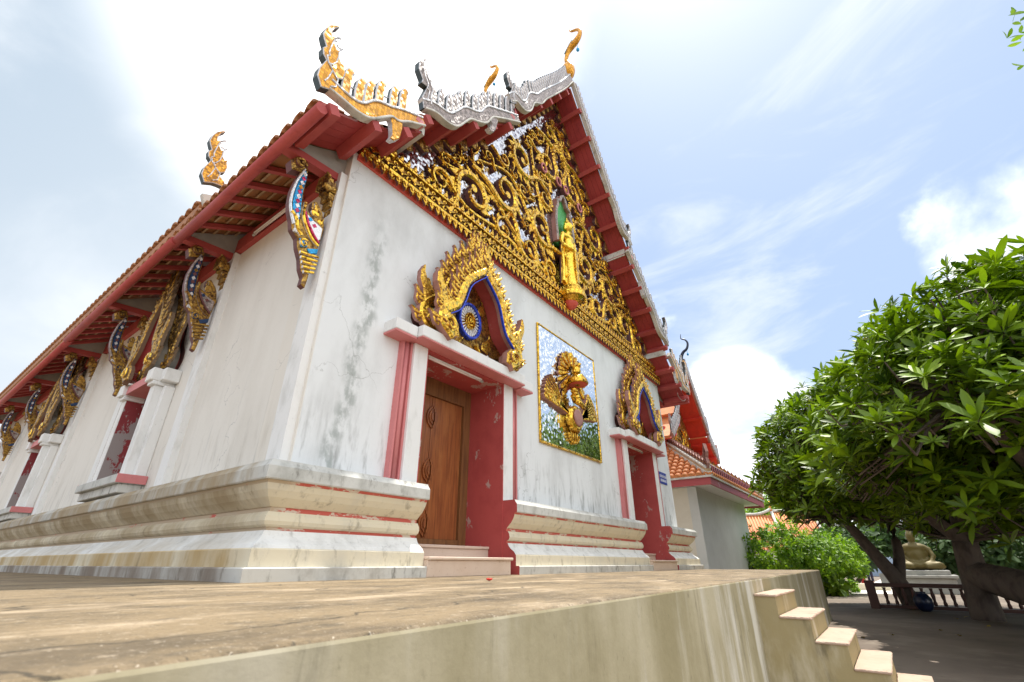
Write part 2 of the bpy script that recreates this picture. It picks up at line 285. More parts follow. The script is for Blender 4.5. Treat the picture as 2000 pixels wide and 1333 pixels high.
# ------------------------------------------------------------------ mesh helpers
WM = {}
def empty(name, loc, label=None, cat=None, group=None):
    o = bpy.data.objects.new(name, None); o.empty_display_size = .3; o.location = loc; COL.objects.link(o)
    WM[o.name] = Matrix.Translation(loc); tag(o, label, cat, group); return o
def tag(o, label=None, cat=None, group=None, kind=None):
    if label: o['label'] = label
    if cat: o['category'] = cat
    if group: o['group'] = group
    if kind: o['kind'] = kind
    return o
def place(o, parent, mat=None):
    mat = mat if mat is not None else Matrix.Identity(4)
    COL.objects.link(o)
    if parent is not None:
        o.parent = parent; o.matrix_parent_inverse = WM[parent.name].inverted()
    o.matrix_basis = mat; WM[o.name] = mat.copy(); return o
def inst(src, parent, mat, name=None):
    o = bpy.data.objects.new(name or src.name.split('.')[0], src.data); return place(o, parent, mat)
class MB:
    def __init__(s): s.v = []; s.f = []; s.mi = []; s.sm = []
    def face(s, idx, mi=0, sm=False): s.f.append(tuple(idx)); s.mi.append(mi); s.sm.append(sm)
    def add(s, pts): b = len(s.v); s.v += [tuple(p) for p in pts]; return b
    def box(s, x0, x1, y0, y1, z0, z1, mi=0):
        b = s.add([(x0, y0, z0), (x1, y0, z0), (x1, y1, z0), (x0, y1, z0), (x0, y0, z1), (x1, y0, z1), (x1, y1, z1), (x0, y1, z1)])
        for q in ((0, 3, 2, 1), (4, 5, 6, 7), (0, 1, 5, 4), (1, 2, 6, 5), (2, 3, 7, 6), (3, 0, 4, 7)): s.face([b + i for i in q], mi)
        return s
    def cbox(s, x0, x1, y0, y1, z0, z1, c=.01, mi=0):
        """box with chamfered edges"""
        bm = bmesh.new(); bmesh.ops.create_cube(bm, size=1)
        for v in bm.verts: v.co = (x0 + (v.co.x + .5) * (x1 - x0), y0 + (v.co.y + .5) * (y1 - y0), z0 + (v.co.z + .5) * (z1 - z0))
        bmesh.ops.bevel(bm, geom=bm.edges[:], offset=c, segments=1, affect='EDGES')
        bm.verts.ensure_lookup_table(); b = s.add([v.co for v in bm.verts])
        for f in bm.faces: s.face([b + v.index for v in f.verts], mi)
        bm.free(); return s
    def prism(s, poly, fn, d0, d1, mi=0, mside=None, cap0=True):
        """poly: 2-D points; fn(u, v, d) -> point; extruded from depth d0 to d1 (d1 is the face shown)"""
        n = len(poly); a = s.add([fn(u, v, d0) for u, v in poly]); b = s.add([fn(u, v, d1) for u, v in poly])
        ms = mi if mside is None else mside
        s.face([b + i for i in range(n)], mi)
        if cap0: s.face([a + i for i in reversed(range(n))], ms)
        for i in range(n): j = (i + 1) % n; s.face((a + i, a + j, b + j, b + i), ms)
        return s
    def plate(s, poly, fn, d0, d1, bev=.012, mi=0, mside=1, rise=0., mb=None):
        """prism whose shown face is chamfered"""
        n = len(poly); ar = sum(poly[i][0] * poly[(i + 1) % n][1] - poly[(i + 1) % n][0] * poly[i][1] for i in range(n))
        if ar < 0: poly = poly[::-1]
        ins = []
        for i in range(n):
            p0, p1, p2 = Vector(poly[i - 1]), Vector(poly[i]), Vector(poly[(i + 1) % n])
            e1 = (p1 - p0); e2 = (p2 - p1)
            if e1.length < 1e-6: e1 = e2
            if e2.length < 1e-6: e2 = e1
            e1 = e1.normalized(); e2 = e2.normalized(); nn = Vector((-e1.y - e2.y, e1.x + e2.x))
            if nn.length < .2: nn = Vector((-e1.y, e1.x))
            ins.append(tuple(p1 + nn.normalized() * bev))
        sg = 1 if d1 > d0 else -1
        a = s.add([fn(u, v, d0) for u, v in poly]); b = s.add([fn(u, v, d1 - sg * bev) for u, v in poly]); c = s.add([fn(u, v, d1 + rise) for u, v in ins])
        s.face([c + i for i in range(n)], mi)
        for i in range(n):
            j = (i + 1) % n; s.face((a + i, a + j, b + j, b + i), mside); s.face((b + i, b + j, c + j, c + i), mi if mb is None else mb)
        return s
    def ribbon(s, path, width, fn, d0, d1, rise=.02, mi=0, mside=1):
        """raised band along a 2-D path with a ridge down its middle"""
        n = len(path); rows = []
        for i, p in enumerate(path):
            a = Vector(path[max(i - 1, 0)]); b = Vector(path[min(i + 1, n - 1)]); t = (b - a); t = t.normalized() if t.length > 1e-9 else Vector((1, 0))
            w = (width(i / (n - 1)) if callable(width) else width[i] if isinstance(width, (list, tuple)) else width) / 2
            nn = Vector((-t.y, t.x)) * w; P = Vector(p); L = P + nn; Q = P - nn
            m1 = P + nn * .55; m2 = P - nn * .55
            rows.append(s.add([fn(*L, d0), fn(*L, d1), fn(*m1, d1 + rise), fn(*m2, d1 + rise), fn(*Q, d1), fn(*Q, d0)]))
        for a, b in zip(rows, rows[1:]):
            for k, m in ((0, mside), (1, mi), (2, mi), (3, mi), (4, mside)): s.face((a + k, a + k + 1, b + k + 1, b + k), m)
        for r in (rows[0], rows[-1]): s.face([r + k for k in range(6)], mside)
        return s
    def tube(s, path, rad, seg=8, mi=0, cap=True, sm=True):
        path = [Vector(p) for p in path]; n = len(path); rings = []
        up = Vector((0, 0, 1)); t0 = (path[1] - path[0]).normalized()
        if abs(t0.dot(up)) > .95: up = Vector((1, 0, 0))
        for i, p in enumerate(path):
            t = (path[min(i + 1, n - 1)] - path[max(i - 1, 0)]).normalized()
            a = t.cross(up); a = a.normalized() if a.length > 1e-5 else Vector((1, 0, 0)); b = t.cross(a); up = -b if False else up
            r = rad(i / (n - 1)) if callable(rad) else rad[i] if isinstance(rad, (list, tuple)) else rad
            rings.append(s.add([p + (a * math.cos(2 * math.pi * k / seg) + b * math.sin(2 * math.pi * k / seg)) * r for k in range(seg)]))
        for a, b in zip(rings, rings[1:]):
            for k in range(seg): s.face((a + k, a + (k + 1) % seg, b + (k + 1) % seg, b + k), mi, sm)
        if cap:
            s.face([rings[0] + k for k in reversed(range(seg))], mi); s.face([rings[-1] + k for k in range(seg)], mi)
        return s
    def lathe(s, prof, center=(0, 0, 0), seg=16, mi=0, fn=None, sm=True):
        rings = []
        for r, z in prof:
            pts = [(center[0] + r * math.cos(2 * math.pi * k / seg), center[1] + r * math.sin(2 * math.pi * k / seg), center[2] + z) for k in range(seg)]
            rings.append(s.add([fn(*p) for p in pts] if fn else pts))
        for a, b in zip(rings, rings[1:]):
            for k in range(seg): s.face((a + k, a + (k + 1) % seg, b + (k + 1) % seg, b + k), mi, sm)
        s.face([rings[0] + k for k in reversed(range(seg))], mi); s.face([rings[-1] + k for k in range(seg)], mi); return s
    def ball(s, c, r, seg=10, mi=0):
        rx, ry, rz = (r, r, r) if not isinstance(r, (tuple, list)) else r; n = seg // 2; rings = []
        for i in range(1, n):
            th = math.pi * i / n; rings.append(s.add([(c[0] + rx * math.sin(th) * math.cos(2 * math.pi * k / seg), c[1] + ry * math.sin(th) * math.sin(2 * math.pi * k / seg), c[2] + rz * math.cos(th)) for k in range(seg)]))
        t = s.add([(c[0], c[1], c[2] + rz)]); d = s.add([(c[0], c[1], c[2] - rz)])
        for k in range(seg):
            s.face((t, rings[0] + k, rings[0] + (k + 1) % seg), mi, True); s.face((d, rings[-1] + (k + 1) % seg, rings[-1] + k), mi, True)
        for a, b in zip(rings, rings[1:]):
            for k in range(seg): s.face((a + k, b + k, b + (k + 1) % seg, a + (k + 1) % seg), mi, True)
        return s
    def mesh(s, name, mats):
        me = bpy.data.meshes.new(name); me.from_pydata(s.v, [], s.f)
        for m in mats: me.materials.append(M[m] if isinstance(m, str) else m)
        me.polygons.foreach_set('material_index', s.mi); me.polygons.foreach_set('use_smooth', s.sm)
        bm = bmesh.new(); bm.from_mesh(me); bmesh.ops.recalc_face_normals(bm, faces=bm.faces); bm.to_mesh(me); bm.free(); me.update(); return me
    def obj(s, name, mats, parent=None, mat=None, label=None, cat=None, group=None, kind=None):
        if isinstance(mats, str): mats = [mats]
        o = bpy.data.objects.new(name, s.mesh(name, mats)); place(o, parent, mat); return tag(o, label, cat, group, kind)
def FX(u, v, d): return (u, -d, v)                       # facade: u along x, v up, d out of the wall
def FL(u, v, d): return (u, -d, v)                       # same, for local frames
def lerp_path(pts, n):
    """resample a polyline smoothly (Catmull-Rom)"""
    P = [Vector(p) for p in pts]; P = [2 * P[0] - P[1]] + P + [2 * P[-1] - P[-2]]; out = []; k = len(P) - 3
    for i in range(k):
        a, b, c, d = P[i:i + 4]
        for j in range(n if i < k - 1 else n + 1):
            t = j / n; out.append(tuple(.5 * ((2 * b) + (c - a) * t + (2 * a - 5 * b + 4 * c - d) * t * t + (3 * b - a - 3 * c + d) * t ** 3)))
    return out
def along(poly, s):
    """point and unit tangent at arc length s of a 2-D polyline"""
    for a, b in zip(poly, poly[1:]):
        a, b = Vector(a), Vector(b); L = (b - a).length
        if s <= L: return a + (b - a) * (s / L), (b - a).normalized()
        s -= L
    return Vector(poly[-1]), (Vector(poly[-1]) - Vector(poly[-2])).normalized()
def plen(poly): return sum((Vector(b) - Vector(a)).length for a, b in zip(poly, poly[1:]))
def remeshed(mb, name, mats, voxel, parent=None, mat=None, smooth=6):
    """fuse overlapping lumps into one continuous surface"""
    me = mb.mesh(name, mats); o = bpy.data.objects.new(name + '_source', me); COL.objects.link(o)
    r = o.modifiers.new('r', 'REMESH'); r.mode = 'VOXEL'; r.voxel_size = voxel; r.use_smooth_shade = True
    sm = o.modifiers.new('s', 'SMOOTH'); sm.iterations = smooth; sm.factor = .5
    dg = bpy.context.evaluated_depsgraph_get(); dg.update(); nm = bpy.data.meshes.new_from_object(o.evaluated_get(dg)); nm.name = name
    bpy.data.objects.remove(o); bpy.data.meshes.remove(me)
    nm.materials.clear()
    for m in mats: nm.materials.append(M[m])
    return place(bpy.data.objects.new(name, nm), parent, mat)
KRANOK = [(-.22, 0), (-.30, .18), (-.27, .38), (-.13, .55), (.0, .72), (.05, .88), (.02, 1.0), (.12, .93), (.19, .8), (.17, .66), (.25, .60), (.22, .48), (.33, .40), (.30, .22), (.22, 0)]
def kr(scale, flip=1, rot=0., at=(0, 0)):
    c, s_ = math.cos(rot), math.sin(rot)
    return [(at[0] + scale * (flip * u * c - v * s_), at[1] + scale * (flip * u * s_ + v * c)) for u, v in KRANOK]
def Tm(x=0, y=0, z=0): return Matrix.Translation((x, y, z))

# ------------------------------------------------------------------ setting: ground and terrace
g = MB(); g.add([(-300, -300, -1), (300, -300, -1), (300, 300, -1), (-300, 300, -1)]); g.face((0, 1, 2, 3)); g.obj('courtyard_ground', 'ground', kind='structure')
def edge_y(x): return -3.365 + .036 * x
t = MB(); XT = 11.62
bm = bmesh.new()
pl = [(-16, edge_y(-16)), (XT, edge_y(XT)), (XT, 26), (-16, 26)]
lo = [bm.verts.new((x, y, -1.1)) for x, y in pl]; hi = [bm.verts.new((x, y, 0)) for x, y in pl]
bm.faces.new(hi)
for i in range(4): bm.faces.new((lo[i], lo[(i + 1) % 4], hi[(i + 1) % 4], hi[i]))
ed = [e for e in bm.edges if all(abs(v.co.z) < 1e-6 for v in e.verts)]
bmesh.ops.bevel(bm, geom=ed, offset=.014, segments=3, affect='EDGES', profile=.5)
bmesh.ops.recalc_face_normals(bm, faces=bm.faces)
for f in bm.faces: f.material_index = 0 if f.normal.z > .55 else 1
me = bpy.data.meshes.new('terrace'); bm.to_mesh(me); bm.free(); me.materials.append(M['terrace_top']); me.materials.append(M['terrace_front'])
tag(place(bpy.data.objects.new('terrace', me), None), kind='structure')

# ------------------------------------------------------------------ the temple hall
CX, WD, LEN = 5.48, 10.96, 21.0
HALL = empty('temple_hall', (CX, 10, 0), 'white Thai temple hall with tiered red roof, gilded gable and two doors on the terrace', 'temple')
# --- plinth mouldings: courses swept round the wall foot, one mesh per stretch
STRETCH = [[('c', -1, LEN), ('k', 0, 0), ('e', 1.50)], [('s', 3.17), ('e', 7.88)], [('s', 9.44), ('kr', 0, 0), ('cr', 1, LEN)]]
def course(name, prof, mat, which=(0, 1, 2)):
    """prof: (projection, height) outline, open at the wall side"""
    pr = [(-.02, prof[0][1])] + prof + [(-.02, prof[-1][1])]
    for k in which:
        st = STRETCH[k]; mb = MB(); rows = []
        def pos(node, p):
            if node[0] == 'c': return (-p, LEN)
            if node[0] == 'k': return (-p, -p)
            if node[0] in 'es' and len(node) == 2: return (node[1], -p)
            if node[0] == 'kr': return (WD + p, -p)
            return (WD + p, LEN)
        for nd in st: rows.append(mb.add([(*pos(nd, p), z) for p, z in pr]))
        n = len(pr)
        for a, b in zip(rows, rows[1:]):
            for i in range(n): j = (i + 1) % n; mb.face((a + i, b + i, b + j, a + j), 0)
        mb.face([rows[0] + i for i in range(n)], 1); mb.face([rows[-1] + i for i in reversed(range(n))], 1)
        # the ends that stop at a doorway carry the red of the reveal
        mb.obj(name, [mat, 'reveal'] if True else mat, HALL)
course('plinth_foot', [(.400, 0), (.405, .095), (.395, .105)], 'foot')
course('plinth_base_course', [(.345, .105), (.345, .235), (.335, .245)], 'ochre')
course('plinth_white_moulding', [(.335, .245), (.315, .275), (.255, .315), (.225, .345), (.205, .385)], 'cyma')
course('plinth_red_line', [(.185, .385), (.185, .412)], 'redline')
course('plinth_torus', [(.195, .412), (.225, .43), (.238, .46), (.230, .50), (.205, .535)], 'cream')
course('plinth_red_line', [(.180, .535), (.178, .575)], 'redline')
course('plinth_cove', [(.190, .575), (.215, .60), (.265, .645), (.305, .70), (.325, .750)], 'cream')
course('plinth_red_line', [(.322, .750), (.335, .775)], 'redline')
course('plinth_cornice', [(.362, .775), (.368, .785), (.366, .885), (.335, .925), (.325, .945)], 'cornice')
# --- walls
w = MB()
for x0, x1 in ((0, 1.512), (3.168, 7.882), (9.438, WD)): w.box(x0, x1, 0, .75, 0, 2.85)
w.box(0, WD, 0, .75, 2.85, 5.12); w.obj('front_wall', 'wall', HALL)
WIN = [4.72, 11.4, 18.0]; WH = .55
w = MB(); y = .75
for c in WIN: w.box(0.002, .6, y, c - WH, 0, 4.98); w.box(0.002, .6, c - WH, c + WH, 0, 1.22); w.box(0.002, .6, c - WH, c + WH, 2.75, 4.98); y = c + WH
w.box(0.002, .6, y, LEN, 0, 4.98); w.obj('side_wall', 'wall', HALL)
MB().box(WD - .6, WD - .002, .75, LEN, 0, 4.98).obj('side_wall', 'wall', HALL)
MB().box(.6, WD - .6, LEN - .6, LEN, 0, 4.98).obj('rear_wall', 'wall', HALL)
PIL = [.18, 3.05, 6.40, 9.75, 13.1, 16.4, 19.6]
for y in PIL:
    p = MB().box(-.085, .01, y - .135, y + .135, .93, 4.70); p.obj('pilaster', 'trim', HALL)
# --- doorways
def doorway(x0, x1):
    c = (x0 + x1) / 2; h = (x1 - x0) / 2
    for sx in (-1, 1):
        xi = c + sx * h
        a, b = sorted((xi + sx * .004, xi + sx * .235)); MB().cbox(a, b, -.125, .02, .93, 2.72, .006).obj('door_jamb', 'trim', HALL)
        a, b = sorted((xi + sx * .240, xi + sx * .395)); m = MB()
        m.box(a, b, -.05, .02, .93, 2.715); q = (b - a) / 3
        m.tube([((a + b) / 2, -.055, .935), ((a + b) / 2, -.055, 2.71)], .034, 10); m.box(a - .004, a + q * .5, -.085, .0, .932, 2.713); m.box(b - q * .5, b + .004, -.085, .0, .932, 2.713)
        m.obj('door_pink_moulding', 'pink', HALL)
        a, b = sorted((xi + sx * .31, xi + sx * .66)); MB().cbox(a, b, -.24, .01, 2.735, 2.885, .008).cbox(a + .004, b - .004, -.236, .01, 2.705, 2.734, .004, 1).obj('door_capital', ['trim', 'pink'], HALL)
    m = MB().cbox(x0 - .30, x1 + .30, -.33, .005, 2.745, 2.90, .008, 0); m.cbox(x0 - .296, x1 + .296, -.326, .005, 2.722, 2.744, .004, 1); m.obj('door_lintel', ['trim', 'pink'], HALL)
    r = MB()                                              # reveals: red painted lining of the opening
    r.box(x0 - .004, x0 + .012, -.118, .62, .0, 2.72); r.box(x1 - .012, x1 + .004, -.118, .62, .0, 2.72); r.box(x0 + .012, x1 - .012, -.10, .62, 2.69, 2.72)
    r.obj('door_reveal', 'reveal', HALL)
    f = MB(); f.box(x0 + .012, x0 + .17, .56, .70, .36, 2.688); f.box(x1 - .17, x1 - .012, .56, .70, .36, 2.688); f.box(x0 + .17, x1 - .17, .56, .70, 2.42, 2.688); f.box(x0 + .17, x1 - .17, .54, .70, .345, .43)
    f.obj('door_frame', 'frame', HALL)
    for sx in (-1, 1):
        a, b = sorted((c + sx * .004, c + sx * (h - .172)))
        d = MB().cbox(a, b, .60, .65, .432, 2.418, .004).obj('door_leaf', 'wood', HALL)
        for z in (.62, 1.32, 2.1):                         # carved half-lozenge blocks along the meeting stile
            k = MB(); A = [(0, -.17), (.075, -.10), (.10, -.03), (.10, .03), (.075, .10), (0, .17)]
            for q, (sc, dd) in enumerate(((1, .025), (.72, .045), (.45, .06))):
                k.prism([(c + sx * (.012 + u * sc), z + v * sc) for u, v in A], FX, -.60, -.60 + dd)
            k.obj('carved_block', 'wood', d)
    st = MB().cbox(x0 - .006, x0 + 1.47, -.40, .14, 0, .165, .005); st.cbox(x0 - .006, x0 + 1.50, -.425, .14, .166, .20, .008); st.obj('door_step', 'step', HALL)
    st = MB().cbox(x0 + .013, x1 - .013, .12, .56, .201, .305, .005); st.cbox(x0 + .013, x1 - .013, .10, .56, .306, .343, .008); st.obj('door_step', 'step', HALL)
    # unlit tube under the lintel
    return c
DOORS = [(1.512, 3.168), (7.882, 9.438)]
# --- ornate pointed surround used over the doors and the windows (local frame: x across, -y out, z up from the lintel)
def mesh_of(mb, name, mats): o = bpy.data.objects.new(name, mb.mesh(name, mats)); return o
FLAME = {}
for nm, sd in (('pinkedge', 'pinkedge'), ('brownedge', 'brownedge')):
    mb = MB(); mb.plate(kr(.30), FL, 0, .075, .016, 0, 1); mb.ribbon([(.03 * math.sin(t * 5) - .005, .03 + t * .20) for t in [i / 6 for i in range(7)]], lambda q: .07 * (1 - q) + .015, FL, .06, .09, .012, 0, 1)
    sp = [(.045 * (1 - q * .8) * math.cos(5.5 * q + 2.6), .085 + .045 * (1 - q * .8) * math.sin(5.5 * q + 2.6)) for q in [i / 9 for i in range(10)]]
    mb.ribbon(sp, lambda q: .03 * (1 - q) + .012, FL, .06, .10, .012, 0, 1)
    FLAME[nm] = mesh_of(mb, 'flame', ['goldfine' if nm == 'pinkedge' else 'bronze', sd])
def surround(frame, half, high, deep, emblem=True, gold='gold', flame='pinkedge', dark='reveal'):
    """frame: world matrix; half: half width at the base; high: height of the inner point"""
    top = empty_child('pediment', HALL, frame)
    W_ = half
    inner = lerp_path([(-W_ * .60, 0.0), (-W_ * .80, .16), (-W_ * .78, .34), (-W_ * .58, .52), (-W_ * .50, .68), (-W_ * .36, high * .74), (0, high)], 5)
    def layer(sc, d0, d1, wid, up, nfl, fs):
        for sg in (-1, 1):
            P = [(sg * u * sc, v * sc + up) for u, v in inner]
            mb = MB(); mb.ribbon(P, lambda q: wid * (1 - .25 * q), FL, d0, d1, .022, 0, 1)
            o = mb.obj('arch_band', [gold, flame], top, frame)
            side = 1 if P[0][0] > 0 else -1
            # blue glass line along the inner edge
            if emblem:
                L = [Vector(p) for p in P]; Q = []
                for i, p in enumerate(L):
                    tt = (L[min(i + 1, len(L) - 1)] - L[max(i - 1, 0)]).normalized(); nn = Vector((-tt.y, tt.x)) * (wid * .56)
                    if (p + nn - Vector((0, high * .4))).length > (p - nn - Vector((0, high * .4))).length: nn = -nn
                    Q.append(tuple(p + nn))
                MB().ribbon(Q, .020, FL, d1 - .03, d1 + .004, .006, 0, 0).obj('blue_line', 'blue', top, frame)
            # flames along the outer edge
            tot = plen(P)
            for i in range(nfl):
                q = (i + .35) / nfl; p, tg = along(P, tot * (.10 + .90 * q)); nrm = Vector((-tg.y, tg.x))
                if nrm.dot(p - Vector((0, high * .45))) < 0: nrm = -nrm
                dirv = (nrm * .75 + Vector((0, 1)) * .8).normalized(); ang = math.atan2(dirv.y, dirv.x) - math.pi / 2
                k = fs * (.85 + .35 * q) * random.uniform(.9, 1.1); a = p + nrm * (wid * .28)
                lm = frame @ Tm(a.x, -(d1 - (.085 if emblem else .06) + .012 * (i % 2)), a.y) @ Matrix.Rotation(-ang, 4, 'Y') @ Matrix.Diagonal((k * (-side), .85 if emblem else .6, k, 1))
                inst(FLAME[flame], top, lm, 'flame')
            # the horn at the foot of the band
            b = P[0]; hk = [(0, -.06), (.16, -.10), (.34, -.02), (.42, .16), (.40, .36), (.43, .52), (.50, .66), (.50, .80), (.44, .92), (.42, .80), (.36, .68), (.30, .58), (.27, .44), (.22, .50), (.17, .38), (.22, .26), (.12, .22), (.02, .12)]
            k = fs * .95; hp = [(b[0] + side * u * k - side * .10, b[1] + .09 + v * k) for u, v in hk]
            MB().plate(hp, FL, d0, d1 + .01, .02, 0, 1).obj('horn', ['goldfine' if emblem else 'bronze', flame], top, frame)
            sp = [(hp[0][0] + side * k * (.2 + .13 * (1 - .8 * q) * math.cos(6.5 * q)), hp[0][1] + k * (.12 + .13 * (1 - .8 * q) * math.sin(6.5 * q))) for q in [i / 12 for i in range(13)]]
            MB().ribbon(sp, lambda q: .06 * (1 - q) + .02, FL, d1, d1 + .03, .015, 0, 1).obj('curl', ['gold', flame], top, frame)
        # flames of the point
        for i, (dx, dz, k) in enumerate(((0, .02, 1.5), (-.13, -.06, 1.2), (.13, -.06, 1.2), (-.07, .16, 1.1), (.07, .16, 1.1))):
            lm = frame @ Tm(dx * fs, -(d1 - .08 - .01 * i), high * sc + up + dz + .05) @ Matrix.Diagonal(((1 if dx <= 0 else -1) * k * fs, .9, k * fs * 1.1, 1)); inst(FLAME[flame], top, lm, 'flame')
    th = .11 if emblem else .06
    layer(1.0, deep - th, deep, .17 if emblem else .13, 0, 9, 1.0)
    layer(1.20 if emblem else 1.10, deep - .19 - th * .8, deep - .19, .16 if emblem else .12, .02, 10, 1.02)
    # reveal of the arch and the field behind it
    P = [(u, v) for u, v in inner] + [(-u, v) for u, v in reversed(inner[:-1])]
    mb = MB(); n = len(P); a = mb.add([FL(u, v, .03) for u, v in P]); b = mb.add([FL(u, v, deep - .01) for u, v in P])
    for i in range(n - 1): mb.face((a + i, a + i + 1, b + i + 1, b + i))
    mb.obj('arch_lining', dark, top, frame)
    mb = MB(); Q = [(u * 1.08 + (.0), v * 1.05 + .01) for u, v in P]; a = mb.add([FL(u, v, .03) for u, v in Q]); b = mb.add([FL(u, v, deep - .03) for u, v in Q])
    for i in range(n - 1): mb.face((a + i, a + i + 1, b + i + 1, b + i))
    mb.obj('arch_shell', 'concrete', top, frame)
    MB().prism(P, FL, .004, .035).obj('arch_field', 'bronze' if emblem else 'reveal', top, frame)
    back = [(u * 1.25, v * 1.12) for u, v in P]; MB().prism(back, FL, .0, .0035 if emblem else .003).obj('arch_back', 'maroon', top, frame)
    if emblem:
        cz = high * .43
        e = MB(); ring = [(.235 * math.cos(a), cz + .285 * math.sin(a)) for a in [2 * math.pi * i / 28 for i in range(29)]]
        e.ribbon(ring, .045, FL, .03, .10, .012); eo = e.obj('wheel_rim', 'blue', top, frame)
        k = MB()
        for i in range(26):
            a = 2 * math.pi * i / 26; k.ribbon([(.11 * math.cos(a), cz + .14 * math.sin(a)), (.205 * math.cos(a), cz + .25 * math.sin(a))], [.012, .034], FL, .03, .075, .012)
        k.obj('wheel_spokes', 'whitetile', top, frame)
        k = MB(); k.prism([(.215 * math.cos(2 * math.pi * i / 24), cz + .265 * math.sin(2 * math.pi * i / 24)) for i in range(24)], FL, .03, .045)
        for rr in (.105, .06): k.ribbon([(rr * math.cos(2 * math.pi * i / 20), cz + rr * 1.25 * math.sin(2 * math.pi * i / 20)) for i in range(21)], .03, FL, .03, .09, .02)
        k.prism([(.03 * math.cos(2 * math.pi * i / 10), cz + .04 * math.sin(2 * math.pi * i / 10)) for i in range(10)], FL, .03, .12); k.obj('wheel_hub', 'gold', top, frame)
        for sg in (-1, 1):
            k = MB(); k.ribbon(lerp_path([(sg * .02, .10), (sg * .14, .06), (sg * .28, .13), (sg * .36, .08), (sg * .42, .16)], 4), lambda q: .075 * (1 - .6 * q), FL, .03, .10, .02, 0, 1); k.obj('base_scroll', ['whitetile', 'bronze'], top, frame)
            k = MB(); k.plate(kr(.34, sg, sg * -.25, (sg * .38, .22)), FL, .03, .09, .015, 0, 1); k.obj('leaf_scroll', ['goldfine', 'maroon'], top, frame); MB().plate(kr(.26, sg, 0, (sg * .27, cz + .22)), FL, .03, .08, .015, 0, 1).obj('leaf_scroll', ['goldfine', 'maroon'], top, frame)
            MB().ribbon([(sg * .34, .02), (sg * .16, .26)], .03, FL, .05, .10, .01).obj('support_rod', 'gold', top, frame)
    return top
def empty_child(name, parent, mat):
    o = bpy.data.objects.new(name, None); o.empty_display_size = .2; return place(o, parent, mat)
for x0, x1 in DOORS:
    c = doorway(x0, x1); surround(Tm(c, 0, 2.90), 1.07, 1.42, .40)
def window(yc):
    """side window: jambs, sill, shutters and its own gilded surround, facing west"""
    fr = Tm(0, yc, 0) @ Matrix.Rotation(R(-90), 4, 'Z')
    wn_ = empty_child('window', HALL, fr)
    s = MB().cbox(-.94, .94, -.36, .0, 1.12, 1.24, .01, 0); s.cbox(-.90, .90, -.30, .0, 1.0, 1.119, .008, 1); s.cbox(.895, .944, -.355, -.002, 1.125, 1.243, .004, 2); s.cbox(-.944, -.895, -.355, -.002, 1.125, 1.243, .004, 2); s.obj('window_sill', ['cornice', 'foot', 'pink'], wn_, fr)
    for sg in (-1, 1):
        a, b = sorted((sg * .55, sg * .72)); c, d = sorted((sg * .722, sg * .83))
        MB().cbox(a, b, -.25, 0, 1.241, 2.60, .008).cbox(c, d, -.14, 0, 1.241, 2.60, .008).obj('window_jamb', 'trim', wn_, fr)
        a, b = sorted((sg * .51, sg * .76)); c, d = sorted((sg * .762, sg * .90))
        MB().cbox(a, b, -.34, 0, 2.66, 2.86, .01).cbox(c, d, -.22, 0, 2.66, 2.86, .01).cbox(a + .03, b - .0, -.30, 0, 2.601, 2.659, .008).obj('window_capital', 'trim', wn_, fr)
        c, d = sorted((sg * .003, sg * .545)); MB().cbox(c, d, .22, .26, 1.222, 2.748, .005).obj('shutter', 'shutter', wn_, fr)
    MB().box(-.498, .498, -.29, 0, 2.68, 2.82).obj('window_lintel', 'pink', wn_, fr)
    r = MB(); r.box(-.552, -.546, -.235, .3, 1.221, 2.75); r.box(.546, .552, -.235, .3, 1.221, 2.75); r.box(-.545, .545, -.235, .3, 2.74, 2.749); r.obj('window_lining', 'shutter', wn_, fr)
    surround(fr @ Tm(0, 0, 2.862), .70, 1.55, .38, False, 'bronze', 'brownedge')
for y in WIN[:2]: window(y)
fr = Tm(0, WIN[2], 0)
# --- frieze across the facade
def band(name, z0, z1, d0, d1, mat): MB().box(.06, WD - .06, -d1, -d0, z0, z1).obj(name, mat, HALL)
band('frieze_board', 5.01, 5.09, 0, .035, 'coral'); band('frieze_moulding', 5.09, 5.14, 0, .14, 'gold'); band('frieze_band', 5.14, 5.37, 0, .095, 'bronze'); band('frieze_moulding', 5.37, 5.415, 0, .15, 'gold')
leafm = MB(); leafm.plate(kr(.145), FL, 0, .05, .008, 0, 1); leafm.prism([(-.03, .0), (.03, .0), (.0, .07)], FL, .05, .062)
LEAF = mesh_of(leafm, 'frieze_leaf', ['gold', 'maroon'])
for i in range(82):
    x = .13 + i * .1315
    inst(LEAF, HALL, Tm(x, -.10, 5.41), 'frieze_leaf')
    inst(LEAF, HALL, Tm(x, -.09, 5.10) @ Matrix.Diagonal((.9, 1, -.95, 1)), 'frieze_leaf')
ros = MB()
ros.plate([(.11, 0), (.035, .035), (0, .085), (-.035, .035), (-.11, 0), (-.035, -.035), (0, -.085), (.035, -.035)], FL, .0, .045, .008, 0, 1)
for sg in (-1, 1): ros.ribbon([(.125 + .03 * math.cos(q), sg * (.05 + .03 * math.sin(q))) for q in [i * .6 for i in range(9)]], .025, FL, 0, .03, .01, 0, 1)
ROS = mesh_of(ros, 'rosette', ['gold', 'maroon'])
for i in range(43): inst(ROS, HALL, Tm(.20 + i * .2515, -.095, 5.255), 'rosette')
